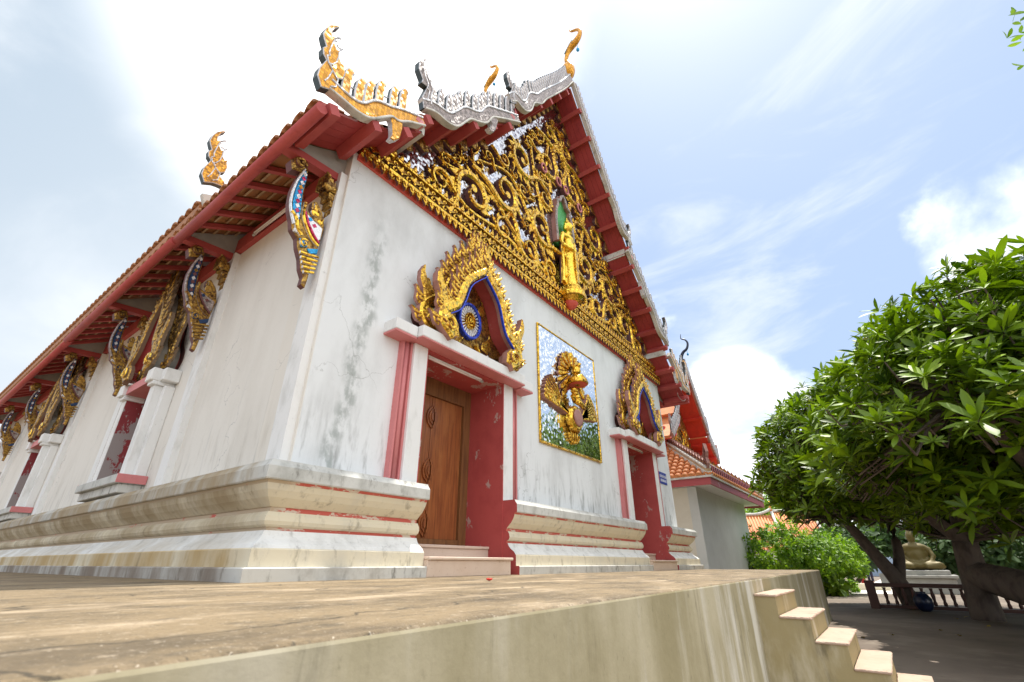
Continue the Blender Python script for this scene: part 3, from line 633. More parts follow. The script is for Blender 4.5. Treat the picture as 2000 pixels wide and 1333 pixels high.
# --- roof
TIER = [[(-.78, 4.72), (-.35, 4.92), (.10, 5.20), (.64, 5.68)], [(.50, 5.85), (1.30, 6.52), (2.85, 8.02)], [(2.62, 8.17), (4.0, 9.93), (CX, 12.12)]]
def mir(pts, s): return pts if s < 0 else [(2 * CX - u, v) for u, v in pts]
def off(poly, d):
    out = []
    for i, p in enumerate(poly):
        a = Vector(poly[max(i - 1, 0)]); b = Vector(poly[min(i + 1, len(poly) - 1)]); t_ = (b - a).normalized(); n_ = Vector((-t_.y, t_.x))
        out.append(tuple(Vector(p) + n_ * d))
    return out
def strip(poly, lo_, hi_): return off(poly, lo_) + off(poly, hi_)[::-1]
def tiles(poly, y0, y1, s, mat='tile', period=.27):
    """corrugated tile slope: one sheet of half-round rows stepped course by course"""
    mb = MB(); L = plen(poly); nc = max(2, int(L / .24)); ny = int((y1 - y0) / period) * 6; rows = []
    for c in range(nc):
        for e, h in ((0, .055), (.97, .012)):
            p, tg = along(poly, L * (c + e) / nc); n_ = Vector((-tg.y, tg.x)); r = []
            for j in range(ny + 1):
                k = abs(math.sin(math.pi * j / 6)); q = p + n_ * (.05 + h + .055 * k); q = mir([tuple(q)], s)[0]; r.append((q[0], y0 + (y1 - y0) * j / ny, q[1]))
            rows.append(mb.add(r))
    for a, b in zip(rows, rows[1:]):
        for j in range(ny): mb.face((a + j, a + j + 1, b + j + 1, b + j), 0, False)
    return mb.obj('roof_tiles', mat, HALL, kind='stuff')
def FY(s): return lambda u, v, d: (u if s < 0 else 2 * CX - u, d, v)
def lift(poly, dz): return [(u, v + dz) for u, v in poly]
YF = -.58
SECT = [(YF, 3.0, (0, 0, 0)), (2.66, LEN + .5, (.30, .70, 1.10))]
for y0, y1, dz in SECT:
    for s in (-1, 1):
        for k, P in enumerate(TIER):
            P = lift(P, dz[k]); MB().prism(strip(P, .032, .055), FY(s), y0 + (.0 if k else .05), y1, 0).obj('roof_deck', 'tile', HALL)
            tiles(P, y0 + .06, y1, s)
ridge = MB(); ridge.prism([(CX - .16, 12.16), (CX + .16, 12.16), (CX + .10, 12.42), (CX - .10, 12.42)], lambda u, v, d: (u, d, v), YF + .12, 2.9); ridge.obj('roof_ridge', 'plaster', HALL)
ridge = MB(); ridge.prism([(CX - .16, 13.26), (CX + .16, 13.26), (CX + .10, 13.52), (CX - .10, 13.52)], lambda u, v, d: (u, d, v), 2.75, LEN + .4); ridge.obj('roof_ridge', 'plaster', HALL)
for s in (-1, 1):
    for k, P in enumerate(TIER):
        L = plen(P)
        for j in range(5):                                    # soffit boards of the front overhang
            a = YF + .02 + j * .132; MB().prism(strip(P, .0, .03), FY(s), a, a + .128, 0).obj('soffit_plank', 'red', HALL)
        stops = {0: (.02, .62, 1.18), 1: (.08, .70, 1.38, 2.06, 2.72), 2: (.06, .84, 1.66, 2.48, 3.30, 4.10)}[k]
        for q in stops:
            p, tg = along(P, q); n_ = Vector((-tg.y, tg.x)); a = p - n_ * .14
            poly = [tuple(a), tuple(a + tg * .115), tuple(a + tg * .115 + n_ * .138), tuple(a + n_ * .138)]
            MB().prism(poly, FY(s), .06, YF - .10, 0).obj('purlin', 'redbeam', HALL)
    for k, (x, z) in enumerate(((.56, 5.72), (2.72, 8.03))):     # boxed step between two tiers
        MB().prism([(x - .10, z - .02), (x + .12, z - .06), (x + .12, z + .16), (x - .08, z + .14)], FY(s), .02, YF + .02).obj('step_board', 'plaster', HALL)
        MB().prism([(x - .16, z - .10), (x - .02, z - .12), (x - .02, z - .015), (x - .14, z - .015)], FY(s), .02, YF - .12).obj('step_beam', 'pink', HALL)
# bargeboards, fins and horns of the front section
BARGE = [([(-.80, 4.98), (-.62, 4.975), (-.45, 4.985), (-.30, 5.06), (-.15, 5.25), (0, 5.365), (.10, 5.41), (.25, 5.53), (.54, 5.71)], [.15, .13, .15, .19, .21, .15, .19, .16, .12], 'orangemosaic'),
         ([(.50, 6.05), (.72, 6.19), (.95, 6.24), (1.12, 6.34), (1.25, 6.54), (1.40, 6.78), (1.62, 6.93), (1.80, 7.09), (1.95, 7.38), (2.15, 7.56), (2.45, 7.80), (2.84, 8.10)], [.14, .16, .2, .21, .2, .2, .19, .2, .2, .18, .16, .14], 'silver'),
         ([(2.55, 8.42), (2.75, 8.65), (3.0, 8.68), (3.2, 8.88), (3.35, 9.28), (3.65, 9.58), (3.90, 10.0), (4.25, 10.52), (4.85, 11.42), (5.40, 12.36)], [.14, .2, .22, .22, .22, .22, .2, .2, .2, .2], 'silver')]
HH = [(-.89, 4.83), (-.96, 4.95), (-.96, 5.08), (-.91, 5.27), (-.96, 5.32), (-.98, 5.41), (-.95, 5.47), (-.99, 5.54), (-1.02, 5.61), (-1.01, 5.73), (-.97, 5.85), (-.9, 5.94), (-.86, 5.95), (-.91, 5.86), (-.93, 5.76), (-.92, 5.69), (-.87, 5.73), (-.88, 5.67), (-.87, 5.62), (-.83, 5.56), (-.79, 5.57), (-.8, 5.52), (-.77, 5.46), (-.74, 5.41), (-.7, 5.45), (-.7, 5.4), (-.67, 5.31), (-.68, 5.2), (-.74, 5.14), (-.77, 5.15), (-.8, 5.17), (-.73, 5.09), (-.64, 5.03), (-.62, 4.93), (-.71, 4.92), (-.78, 4.9)]
HH2 = [(.51, 5.97), (.46, 6.15), (.53, 6.45), (.42, 6.42), (.43, 6.51), (.34, 6.64), (.33, 6.79), (.38, 6.91), (.46, 6.99), (.41, 6.86), (.47, 6.77), (.53, 6.63), (.6, 6.66), (.6, 6.55), (.69, 6.54), (.74, 6.45), (.72, 6.32), (.64, 6.23), (.73, 6.15), (.62, 6.04)]
HH1 = [(.51 + 2.08 + (u - .51) * .85, 5.97 + 2.36 + (v - 5.97) * .88) for u, v in HH2]
FIN = [(-.045, -.03), (-.062, .10), (-.055, .19), (-.025, .245), (.02, .255), (.06, .235), (.045, .20), (.052, .10), (.05, -.03)]
def FB(s, yb): return lambda u, v, d: (u if s < 0 else 2 * CX - u, yb - d, v)
FINM = {}
for nm in ('orangemosaic', 'silver'):
    mb = MB(); mb.plate([(u, v * 1.5) for u, v in FIN], FL, 0, .07, .016, 0, 2, 0, 1); FINM[nm] = mesh_of(mb, 'fin', [nm, 'silverline', 'tealedge'])
def horn(outline, s, yb, mats, parent=HALL, dz=0, sz=1):
    o = MB(); o.plate([(u, v + dz) for u, v in outline], FB(s, yb), 0, .10, .011, 0, 2, 0, 1)
    ho = o.obj('horn_finial', mats, parent); n = len(outline); half = n // 2
    mid = [(Vector(outline[i]) * q + Vector(outline[n - 1 - i]) * (1 - q) + Vector((0, dz))) for q in (.36, .66) for i in range(1, half - 1)]
    L = MB()
    for k in (0, 1):                                          # pale raised lines that follow the S of the horn
        pth = [tuple(p) for p in mid[k * (half - 2):(k + 1) * (half - 2)]]; L.ribbon(pth, .017, FB(s, yb), .10, .108, .006)
    L.obj('horn_line', 'silverline', ho); return ho
for s in (-1, 1):
    for k, (pts, wd, mt) in enumerate(BARGE):
        P = lerp_path(pts, 4); Wd = [w_ for w_ in [v_[0] for v_ in lerp_path([(q, 0) for q in wd], 4)]]
        mb = MB(); mb.ribbon(P, Wd, FB(s, YF - .02), 0, .085, .012, 0, 1); bo = mb.obj('bargeboard', [mt, 'plaster'], HALL)
        for edge in (-1, 1):                                  # pale raised lines that rim the board
            Q = []
            for i, p in enumerate(P):
                a = Vector(P[max(i - 1, 0)]); b = Vector(P[min(i + 1, len(P) - 1)]); t_ = (b - a).normalized(); Q.append(tuple(Vector(p) + Vector((-t_.y, t_.x)) * edge * Wd[i] * .5))
            MB().ribbon(Q, .032, FB(s, YF - .02), .0, .105, .006).obj('board_rim', 'silverline' if edge > 0 else 'plaster', bo)
        tot = plen(P)
        if k < 2: qs = [(.19 + i * .208) for i in range(6)] if k == 0 else [.40 + i * .222 for i in range(13)]
        else: qs = [.42 + i * .165 for i in range(27)]
        for i, q in enumerate(qs):
            p, tg = along(P, min(q, tot)); n_ = Vector((-tg.y, tg.x)); lean = 0 if k < 2 else -.30; sc = (1.18, 1.25, 1.12)[k]
            zt = p + n_ * .085; x = zt.x if s < 0 else 2 * CX - zt.x
            base = Tm(x, YF - .03, zt.y) @ Matrix.Rotation(lean * (1 if s < 0 else -1), 4, 'Y') @ Matrix.Diagonal((sc * (1 if s < 0 else -1) * (.8 if k == 2 else 1), 1, sc * (.92 if k == 2 else 1), 1))
            inst(FINM[mt], bo, base, 'fin')
        if k < 2:                                            # thin rod threaded through the fins
            Q = [along(P, q) for q in qs]; pa = [FB(s, YF - .06)(*(p + Vector((-tg.y, tg.x)) * .09 + Vector((0, .19))), 0) for p, tg in Q]
            MB().tube(pa, .012, 6).obj('fin_rod', 'silverline', bo)
    horn(HH, s, YF - .02, ['orangemosaic', 'silverline', 'tealedge']); horn(HH2, s, YF - .02, ['silver', 'silverline', 'tealedge']); horn(HH1, s, YF - .02, ['silver', 'silverline', 'tealedge'])
    for tail, mt in (([(.0, 5.32), (.06, 5.20), (.09, 5.04), (.06, 4.94), (.12, 4.95), (.20, 5.06), (.22, 5.26), (.20, 5.42)], 'orangemosaic'), ([(1.96, 7.22), (2.02, 7.14), (1.99, 7.02), (1.93, 6.97), (2.0, 6.94), (2.08, 6.99), (2.14, 7.12), (2.2, 7.4), (2.06, 7.44)], 'silver')):
        MB().plate(tail, FB(s, YF - .02), 0, .095, .014, 0, 1).obj('board_tail', [mt, 'silverline'], HALL)
    # the raised rear section: horn at its eave and plain boards
    horn(HH, s, 2.66, ['orangemosaic', 'silverline', 'tealedge'], dz=.55)
    for k, P in enumerate(TIER):
        P = lift(P, (.30, .70, 1.10)[k]); MB().prism(strip(P, -.02, .18), FY(s), 2.66, 2.58, 0).obj('bargeboard', 'plaster', HALL)
# slender bird finials on the ridge ends
CH = [(-.52, 13.24), (-.49, 13.44), (-.54, 13.71), (-.65, 13.85), (-.83, 13.94), (-.94, 14.09), (-1.01, 14.25), (-.93, 14.42), (-.77, 14.5), (-.71, 14.6), (-.72, 14.74)]
def ridge_finial(dy, dz):
    P = [(CX, u + dy, v + dz) for u, v in lerp_path([(-.56, 13.20), (-.54, 13.42), (-.60, 13.64), (-.74, 13.82), (-.90, 13.92), (-1.02, 14.08), (-1.05, 14.26), (-.96, 14.42), (-.80, 14.51), (-.735, 14.6), (-.74, 14.73)], 4)]
    rr = [.075, .06, .07, .10, .095, .075, .06, .045, .035, .025, .008]; Rr = [v_[0] for v_ in lerp_path([(q, 0) for q in rr], 4)]
    f = MB().tube(P, Rr, 10).obj('bird_finial', 'orangemosaic', HALL)
    MB().plate([(-.66 + dy, 13.70 + dz), (-.52 + dy, 13.62 + dz), (-.70 + dy, 13.90 + dz), (-.80 + dy, 14.0 + dz)], lambda u, v, d: (CX + d, u, v), -.07, .07, .01).obj('crest', ['cyan', 'cyan'], f)
    MB().lathe([(.04, 0), (.15, .10), (.19, .26), (.18, .42), (.12, .55), (.06, .66), (.05, .72)], (CX, -.58 + dy, 12.56 + dz), 16).obj('finial_bowl', 'orangemosaic', f)
    b = MB().ball((CX, -.93 + dy, 13.50 + dz), (.05, .05, .07), 10); b.tube([(CX, -.93 + dy, 13.56 + dz), (CX, -.92 + dy, 13.72 + dz)], .008, 5); b.obj('wind_bell', 'cyan', f)
ridge_finial(0, 0); ridge_finial(3.12, 1.15)
MB().prism([(-.60, 12.30), (-.02, 12.20), (-.02, 12.50), (-.40, 12.72), (-.62, 12.92)], lambda u, v, d: (CX + d, u, v), -.10, .10).obj('ridge_block', 'plaster', HALL)
# --- gable field: mirror mosaic and gilded scrolls
gab = [(.10, 5.09)] + [(u, v + .0) for u, v in [(.10, 5.20), (.64, 5.70), (1.30, 6.50), (2.85, 8.0), (4.0, 9.9), (CX, 12.1)]]
gab = gab + [(2 * CX - u, v) for u, v in reversed(gab[:-1])]
MB().prism(gab, FX, -.30, -.02).obj('gable_wall', 'plaster', HALL)
MB().prism([(u, max(v, 5.37)) for u, v in gab], FX, -.019, .025).obj('mirror_field', 'mirror', HALL)
def inside(p, poly):
    c = False; n = len(poly)
    for i in range(n):
        a, b = poly[i], poly[i - 1]
        if (a[1] > p[1]) != (b[1] > p[1]) and p[0] < (b[0] - a[0]) * (p[1] - a[1]) / (b[1] - a[1]) + a[0]: c = not c
    return c
FIELD = [(.95, 5.48), (5.06, 5.48), (5.06, 6.9), (4.98, 8.35), (5.44, 8.75), (5.44, 11.25), (4.45, 9.95), (3.25, 8.15), (2.3, 7.15), (1.45, 6.32)]
def segd(p, poly):
    d = 9
    for i in range(len(poly)):
        a, b = Vector(poly[i - 1]), Vector(poly[i]); t_ = max(0, min(1, (p - a).dot(b - a) / (b - a).length_squared)); d = min(d, (p - a - (b - a) * t_).length)
    return d
def swirl(x, z, r, a0, dr, n_leaf):
    mb = MB(); T = 1.2; P = []
    tail = []
    for i in range(26):
        q = i / 25; rr = r * (1 - .80 * q); a = a0 + dr * 2 * math.pi * T * q; P.append((x + rr * math.cos(a), z + rr * math.sin(a)))
    t0 = Vector((P[0][0] - P[1][0], P[0][1] - P[1][1])).normalized(); n0 = Vector((math.cos(a0), math.sin(a0)))
    tail = [tuple(Vector(P[0]) + t0 * r * q + n0 * r * .35 * q * q) for q in (1.25, .9, .6, .3)]
    PP = tail + P; n = len(PP)
    mb.ribbon(PP, [r * (.05 + .26 * math.sin(math.pi * min(1, (i + 1) / n * 1.05) ** .6)) for i in range(n)], FX, .025, .025 + .045 + .07 * r, .04, 0, 1)
    e = P[-1]; mb.prism([(e[0] + r * .17 * math.cos(2 * math.pi * i / 10), e[1] + r * .17 * math.sin(2 * math.pi * i / 10)) for i in range(10)], FX, .03, .10 + .10 * r, 0, 1)
    for i in range(n_leaf):
        q = .04 + .62 * i / max(1, n_leaf - 1) / T; rr = r * (1 - .8 * q); a = a0 + dr * 2 * math.pi * T * q; d = a - dr * .75
        b = (x + rr * 1.02 * math.cos(a), z + rr * 1.02 * math.sin(a)); k = r * random.uniform(.50, .80) * (1 - .25 * q)
        mb.plate(kr(k, -dr, d - math.pi / 2, b), FX, .03, .07 + .06 * r, .012, 0, 1)
    return mb
rs = random.Random(21); circ = []
for r in (.46, .38, .31, .25, .19, .14, .105):
    for _ in range(5000):
        p = Vector((rs.uniform(.9, 5.44), rs.uniform(5.45, 11.2)))
        if not inside(p, FIELD) or segd(p, FIELD) < r * .88: continue
        if all((p - c[0]).length > (r + c[1]) * 1.20 for c in circ): circ.append((p, r))
for p, r in circ:
    mb = swirl(p.x, p.y, r, rs.uniform(0, 6.28), rs.choice((-1, 1)), 9 if r > .3 else 6 if r > .2 else 5)
    o = mb.obj('gilded_scroll', ['gold', 'maroon'], HALL); inst(o, HALL, Tm(2 * CX) @ Matrix.Diagonal((-1, 1, 1, 1)), 'gilded_scroll')
for pts in ([(5.02, 5.60), (4.2, 6.6), (3.4, 7.4), (2.4, 7.0)], [(5.0, 6.2), (4.5, 7.6), (4.2, 9.0), (4.5, 9.7)], [(4.9, 5.55), (3.6, 6.0), (2.6, 6.5), (1.6, 6.2)], [(5.05, 8.2), (4.9, 9.2), (5.1, 10.1), (5.38, 10.8)], [(4.6, 5.52), (3.2, 5.75), (2.2, 5.65), (1.3, 5.9)]):
    o = MB().ribbon(lerp_path(pts, 6), lambda q: .13 * (1 - .7 * q), FX, .025, .06, .03, 0, 1).obj('gilded_stem', ['gold', 'maroon'], HALL); inst(o, HALL, Tm(2 * CX) @ Matrix.Diagonal((-1, 1, 1, 1)), 'gilded_stem')
for s in (-1, 1):                                            # pink bosses under the figure of the crown
    for x, z in ((4.62, 8.62), (5.30, 8.72)):
        mb = MB(); mb.ribbon([((x if s < 0 else 2 * CX - x) + .10 * math.cos(q), z + .12 * math.sin(q)) for q in [i * .45 for i in range(15)]], .05, FX, .03, .15, .02, 0, 1); mb.obj('pink_boss', ['pink', 'maroon'], HALL)
    P = TIER[1] + TIER[2]
    for i in range(19):                                      # gilt points hanging under the roof edge
        p, tg = along(TIER[1] if i < 7 else TIER[2], .25 + .40 * i if i < 7 else .35 + .39 * (i - 7)); n_ = Vector((-tg.y, tg.x))
        a = p - n_ * .02; q = [tuple(a - tg * .19), tuple(a + tg * .19), tuple(a + tg * .05 - n_ * .22), tuple(a - tg * .05 - n_ * .22)]
        mb = MB(); mb.plate(q, lambda u, v, d: FX(u if s < 0 else 2 * CX - u, v, d), .026, .085, .012, 0, 1); mb.obj('gilt_point', ['bronze', 'maroon'], HALL)
# --- standing figure in its green niche
nic = [(-.36, 0), (-.40, .55), (-.36, .95), (-.28, 1.10), (-.30, 1.26), (-.16, 1.33), (-.10, 1.48), (0, 1.58)]
nic = [(CX + u, 6.80 + v) for u, v in nic]; nic = nic + [(2 * CX - u, v) for u, v in reversed(nic[:-1])]
nf = MB().prism(nic, FX, .026, .07).obj('niche', 'green', HALL)
MB().ribbon(nic, .085, FX, .03, .15, .02, 0, 1).obj('niche_rim', ['silver', 'pinkedge'], nf)
f = MB()
def ell(c, r): f.ball(c, r, 14)
FZ = 5.62
f.lathe([(.19, 0), (.215, .03), (.19, .09), (.165, .35), (.15, .70), (.165, .90), (.14, 1.10), (.15, 1.2)], (CX, -.20, FZ), 18)
ell((CX, -.20, FZ + 1.24), (.165, .12, .16)); ell((CX, -.20, FZ + 1.40), (.25, .12, .10)); f.tube([(CX, -.20, FZ + 1.42), (CX, -.20, FZ + 1.62)], .062, 10); ell((CX, -.22, FZ + 1.74), (.118, .13, .155)); ell((CX, -.20, FZ + 1.895), (.075, .075, .065)); ell((CX, -.20, FZ + 1.98), (.026, .026, .075))
for sg in (-1, 1):
    f.tube([(CX + sg * .235, -.20, FZ + 1.43), (CX + sg * .315, -.20, FZ + 1.20), (CX + sg * .30, -.25, FZ + 1.04), (CX + sg * .13, -.36, FZ + .98), (CX - sg * .05, -.38, FZ + .93)], [.065, .058, .052, .044, .038], 8)
    f.tube([(CX + sg * .122, -.22, FZ + 1.80), (CX + sg * .132, -.21, FZ + 1.61)], [.022, .028], 6)
    f.tube([(CX + sg * .225, -.17, FZ + 1.02), (CX + sg * .225, -.17, FZ + .5), (CX + sg * .265, -.17, FZ + .10)], [.035, .045, .05], 8)
    f.ball((CX + sg * .08, -.29, FZ + .02), (.06, .13, .045), 8)
f.tube([(CX, -.345, FZ + 1.73), (CX, -.36, FZ + 1.70)], [.026, .018], 6)
fg = remeshed(f, 'gilded_figure', ['figuregold'], .018, HALL, None, 1)
MB().plate([(CX - .30, FZ + .06), (CX + .30, FZ + .06), (CX + .235, FZ + 1.0), (CX + .20, FZ + 1.38), (CX - .20, FZ + 1.38), (CX - .235, FZ + 1.0)], FX, .10, .15, .012, 0, 1).obj('robe_back', ['goldfine', 'maroon'], fg)
MB().plate([(CX - .05, FZ + .1), (CX + .05, FZ + .1), (CX + .065, FZ + .92), (CX - .065, FZ + .92)], FX, .33, .405, .01, 0, 0).obj('robe_fold', ['gold', 'gold'], fg)
lo_ = MB().lathe([(.06, -.06), (.20, 0), (.30, .10), (.30, .20), (.23, .27), (.25, .31)], (CX, -.20, 5.30), 18); lo_.obj('lotus_seat', 'gold', fg)
for i in range(11):
    a = math.pi + math.pi * i / 10; q = MB(); q.plate([(-.06, 0), (-.065, .09), (0, .19), (.065, .09), (.06, 0)], FL, 0, .03, .008, 0, 0)
    q.obj('lotus_petal', ['gold', 'gold'], fg, Tm(CX + .27 * math.cos(a), -.20 + .27 * math.sin(a), 5.36) @ Matrix.Rotation(a + math.pi / 2, 4, 'Z'))
MB().lathe([(.03, 0), (.10, .04), (.16, .12), (.17, .18)], (CX, -.17, 5.12), 16).obj('lotus_foot', 'coral', fg)
# --- side eaves: gutter board, wall plate, rafters, beams
for s in (-1, 1):
    X = lambda u: u if s < 0 else 2 * CX - u
    f = FY(s)
    MB().tube([(X(-.80), -.64, 4.62), (X(-.80), 3.38, 4.62)], .068, 12).obj('gutter', 'redbeam', HALL)
    MB().tube([(X(-.83), 3.22, 4.61), (X(-.83), 9.1, 4.61)], .066, 12).obj('gutter', 'redbeam', HALL); MB().tube([(X(-.80), 8.95, 4.60), (X(-.80), LEN + .5, 4.60)], .066, 12).obj('gutter', 'redbeam', HALL)
    MB().prism([(-.82, 4.64), (-.74, 4.64), (-.74, 4.80), (-.82, 4.78)], f, YF, 2.66).obj('fascia', 'redbeam', HALL); MB().prism([(-.82, 4.64), (-.74, 4.64), (-.74, 5.08), (-.82, 5.04)], f, 2.66, LEN + .5).obj('fascia', 'tile', HALL)
    MB().prism([(-.075, 4.72), (.0, 4.72), (.0, 5.0), (-.075, 4.98)], f, .32, LEN).obj('wall_plate', 'redbeam', HALL)
    MB().prism([(0, 4.98), (.55, 4.98), (.55, 5.58), (.10, 5.20)], f, .75, LEN).obj('eave_infill', 'wall', HALL)
    if s < 0:
        y = .78
        while y < LEN:
            if min(abs(y - q) for q in PIL) > .14: MB().prism([(-.74, 4.665), (-.74, 4.735), (.0, 5.13), (.0, 5.045)], f, y, y + .075).obj('rafter', 'redbeam', HALL)
            y += .46
        bt = MB(); y = .78
        while y < LEN:
            for i in range(4):
                u = -.60 + i * .15; z = 4.70 + (u + .78) * .53; bt.prism([(u, z), (u + .032, z + .017), (u + .032, z + .042), (u, z + .025)], f, y + .09, y + .40)
            y += .46
        bt.obj('battens', 'batten', HALL, kind='stuff')
    for y in PIL:
        MB().prism([(-.79, 4.56), (.03, 4.60), (.03, 4.715), (-.79, 4.66)], f, y - .065, y + .065).obj('eave_beam', 'redbeam', HALL)
        MB().prism([(-.72, 4.666), (.0, 4.718), (.0, 5.13), (-.70, 4.745)], f, y - .05, y + .05).obj('beam_web', 'concrete', HALL)
# eave edge: one half-round tile end after another
et = MB(); n = 8
ring0 = [(0, .082 * math.cos(math.pi * i / n), .082 * math.sin(math.pi * i / n)) for i in range(n + 1)]; ring1 = [(0, .060 * math.cos(math.pi * i / n), .060 * math.sin(math.pi * i / n)) for i in reversed(range(n + 1))]
sec = [(y, z) for _, y, z in ring0 + ring1]
a = et.add([(-.06, y, z) for y, z in sec]); b = et.add([(.30, y, z + .165) for y, z in sec]); m_ = len(sec)
et.face([a + i for i in range(m_)]);
for i in range(m_): j = (i + 1) % m_; et.face((a + i, a + j, b + j, b + i), 0, True)
ET = mesh_of(et, 'eave_tile', ['tile'])
for i in range(12): inst(ET, HALL, Tm(-.79, -.44 + i * .27, 4.785), 'eave_tile')
for i in range(68): inst(ET, HALL, Tm(-.79, 2.80 + i * .27, 5.07), 'eave_tile')
for i in range(68): inst(ET, HALL, Tm(-.79, 2.80 + i * .27, 4.80) @ Matrix.Diagonal((.9, 1, .9, 1)), 'eave_tile')
# --- eave brackets on the pilasters
BR = dict(
 cap=[(-.68, 4.45), (-.62, 4.56), (-.51, 4.57), (-.46, 4.47), (-.53, 4.38), (-.64, 4.33)],
 body=[(-.53, 4.40), (-.56, 4.23), (-.58, 4.06), (-.57, 3.88), (-.55, 3.78), (-.50, 3.67), (-.47, 3.56), (-.39, 3.48), (-.36, 3.37), (-.30, 3.25), (-.27, 3.13), (-.22, 3.04), (-.225, 2.94), (-.175, 2.92), (-.165, 3.01), (-.16, 3.13), (-.145, 3.34), (-.12, 3.56), (-.10, 3.79), (-.13, 3.92), (-.17, 4.01), (-.26, 4.11), (-.31, 4.07), (-.31, 3.99), (-.26, 3.93), (-.30, 3.88), (-.36, 3.9), (-.41, 4.01), (-.42, 3.92), (-.43, 3.99), (-.44, 4.14), (-.44, 4.32), (-.46, 4.45)],
 blue=[(-.515, 4.40), (-.475, 4.43), (-.452, 4.31), (-.46, 4.13), (-.445, 3.98), (-.43, 3.87), (-.42, 3.72), (-.425, 3.68), (-.50, 3.78), (-.53, 3.83), (-.55, 3.98), (-.54, 4.18)],
 wing=[(-.38, 3.85), (-.34, 3.85), (-.25, 3.81), (-.13, 3.77), (-.13, 3.61), (-.16, 3.57), (-.23, 3.65), (-.31, 3.74)],
 low=[(-.37, 3.48), (-.28, 3.51), (-.26, 3.42), (-.33, 3.38)], low2=[(-.26, 3.40), (-.13, 3.47), (-.13, 3.40), (-.22, 3.35)],
 teeth=[(-.47, 3.575), (-.37, 3.555), (-.37, 3.51), (-.45, 3.525)],
 wallcap=[(-.16, 4.05), (-.18, 4.22), (-.23, 4.36), (-.22, 4.49), (-.19, 4.58), (-.12, 4.62), (-.04, 4.60), (-.05, 4.02)])
def FBk(y): return lambda u, v, d: (u, y - d, v)
def bracket(y, dull=False):
    D = lambda m: {'cyan': 'navyglass', 'gold': 'bronze', 'orangemosaic': 'bronze', 'magenta': 'maroon'}.get(m, m) if dull else m  # darker set for the farther brackets: tarnish plus eave shade in the colour
    br = empty_child('bracket', HALL, Tm(-.3, y, 3.7))
    lf = Matrix.Identity(4); f = FBk(y)
    for sg in (1,):
        MB().plate(BR['body'], f, -.036, .055, .014, 0, 1).obj('bracket_body', ['bronze', 'maroon'], br)
        # gilt rims and scrolls on the carved body
        k = MB(); k.ribbon(lerp_path([(-.50, 4.43), (-.555, 4.2), (-.57, 3.95), (-.54, 3.78), (-.47, 3.62)], 4), .022, f, .05, .075, .008, 1, 1)
        k.ribbon([(-.31 + .055 * (1 - .8 * q) * math.cos(7 * q + 1), 3.44 + .055 * (1 - .8 * q) * math.sin(7 * q + 1)) for q in [i / 12 for i in range(13)]], .025, f, .05, .085, .01)
        for i in range(5): z = 3.31 - i * .055; x = -.30 + i * .022; k.ribbon([(x - .03, z), (-.11 + i * -.004, z + .045)], .03, f, .05, .075, .012)
        k.ribbon(lerp_path([(-.40, 3.98), (-.39, 3.80), (-.32, 3.66), (-.24, 3.56), (-.14, 3.50)], 4), .035, f, .05, .075, .012)
        k.ribbon(lerp_path([(-.53, 3.76), (-.46, 3.70), (-.43, 3.60), (-.36, 3.52)], 4), .045, f, .05, .08, .015)
        for u, v, sc, ro in ((-.25, 3.88, .17, .3), (-.20, 3.80, .12, -.4)): k.plate(kr(sc, 1, ro, (u, v)), f, .05, .08, .008)
        k.obj('bracket_gilding', [D('gold'), 'whitetile' if not dull else 'silver'], br)
        pb = MB().plate(BR['blue'], f, .045, .066, .006, 0, 0).obj('blue_inlay', [D('cyan')] * 2, br)
        for i, (q, c_) in enumerate((((-.487, 4.36), 'whitetile'), ((-.488, 4.29), 'magenta'), ((-.493, 4.22), 'whitetile'), ((-.497, 4.15), 'orangemosaic'), ((-.497, 4.08), 'magenta'), ((-.495, 4.01), 'whitetile'), ((-.49, 3.945), 'magenta'), ((-.482, 3.88), 'whitetile'), ((-.472, 3.815), 'magenta'), ((-.455, 3.75), 'whitetile'))):
            e = .028; MB().prism([(q[0] - e, q[1]), (q[0], q[1] - e * 1.25), (q[0] + e, q[1]), (q[0], q[1] + e * 1.25)], f, .066, .072).obj('glass_lozenge', D(c_), br)
        wg = MB().plate(BR['wing'], f, .045, .066, .006, 0, 1).obj('white_inlay', ['whitetile' if not dull else 'silver', D('magenta')], br)
        for (u, v), c_ in (((-.30, 3.80), 'cyan'), ((-.235, 3.745), 'magenta')):
            e = .03; MB().prism([(u - e, v), (u, v - e), (u + e, v), (u, v + e)], f, .066, .072).obj('glass_lozenge', D(c_), br)
        MB().ribbon([(-.38, 3.87), (-.31, 3.73), (-.22, 3.62), (-.14, 3.55)], .026, f, .05, .074, .006).obj('magenta_line', D('magenta'), br)
        MB().plate(BR['low'], f, .045, .07, .006, 0, 0).plate(BR['low2'], f, .045, .07, .006, 0, 0).obj('blue_inlay', [D('cyan')] * 2, br)
        for i in range(4): u = -.455 + i * .024; MB().box(u, u + .019, y - .078, y - .05, 3.53 - i * .004, 3.566 - i * .004).obj('white_tooth', 'whitetile', br)
    c = MB(); c.plate(BR['cap'], f, -.07, .07, .02, 0, 1)
    c.ribbon([(-.57 + .07 * (1 - .75 * q) * math.cos(8 * q), 4.46 + .07 * (1 - .75 * q) * math.sin(8 * q)) for q in [i / 14 for i in range(15)]], .028, f, .065, .10, .012); c.obj('bracket_cap', ['bronze', 'maroon'], br)
    wc = MB()
    for i in range(4): u = -.06 - .035 * i; z = 4.03 + .10 * i; wc.box(u - .03, -.05, y - .07 - .012 * i, y + .07 + .012 * i, z, z + .085)
    for i in range(5): wc.plate(kr(.22, 1, .15, (0, 0)), lambda u, v, d, i=i: (-.21 - d, y - .08 + .04 * i + u * .5, 4.36 + v), 0, .04, .008)
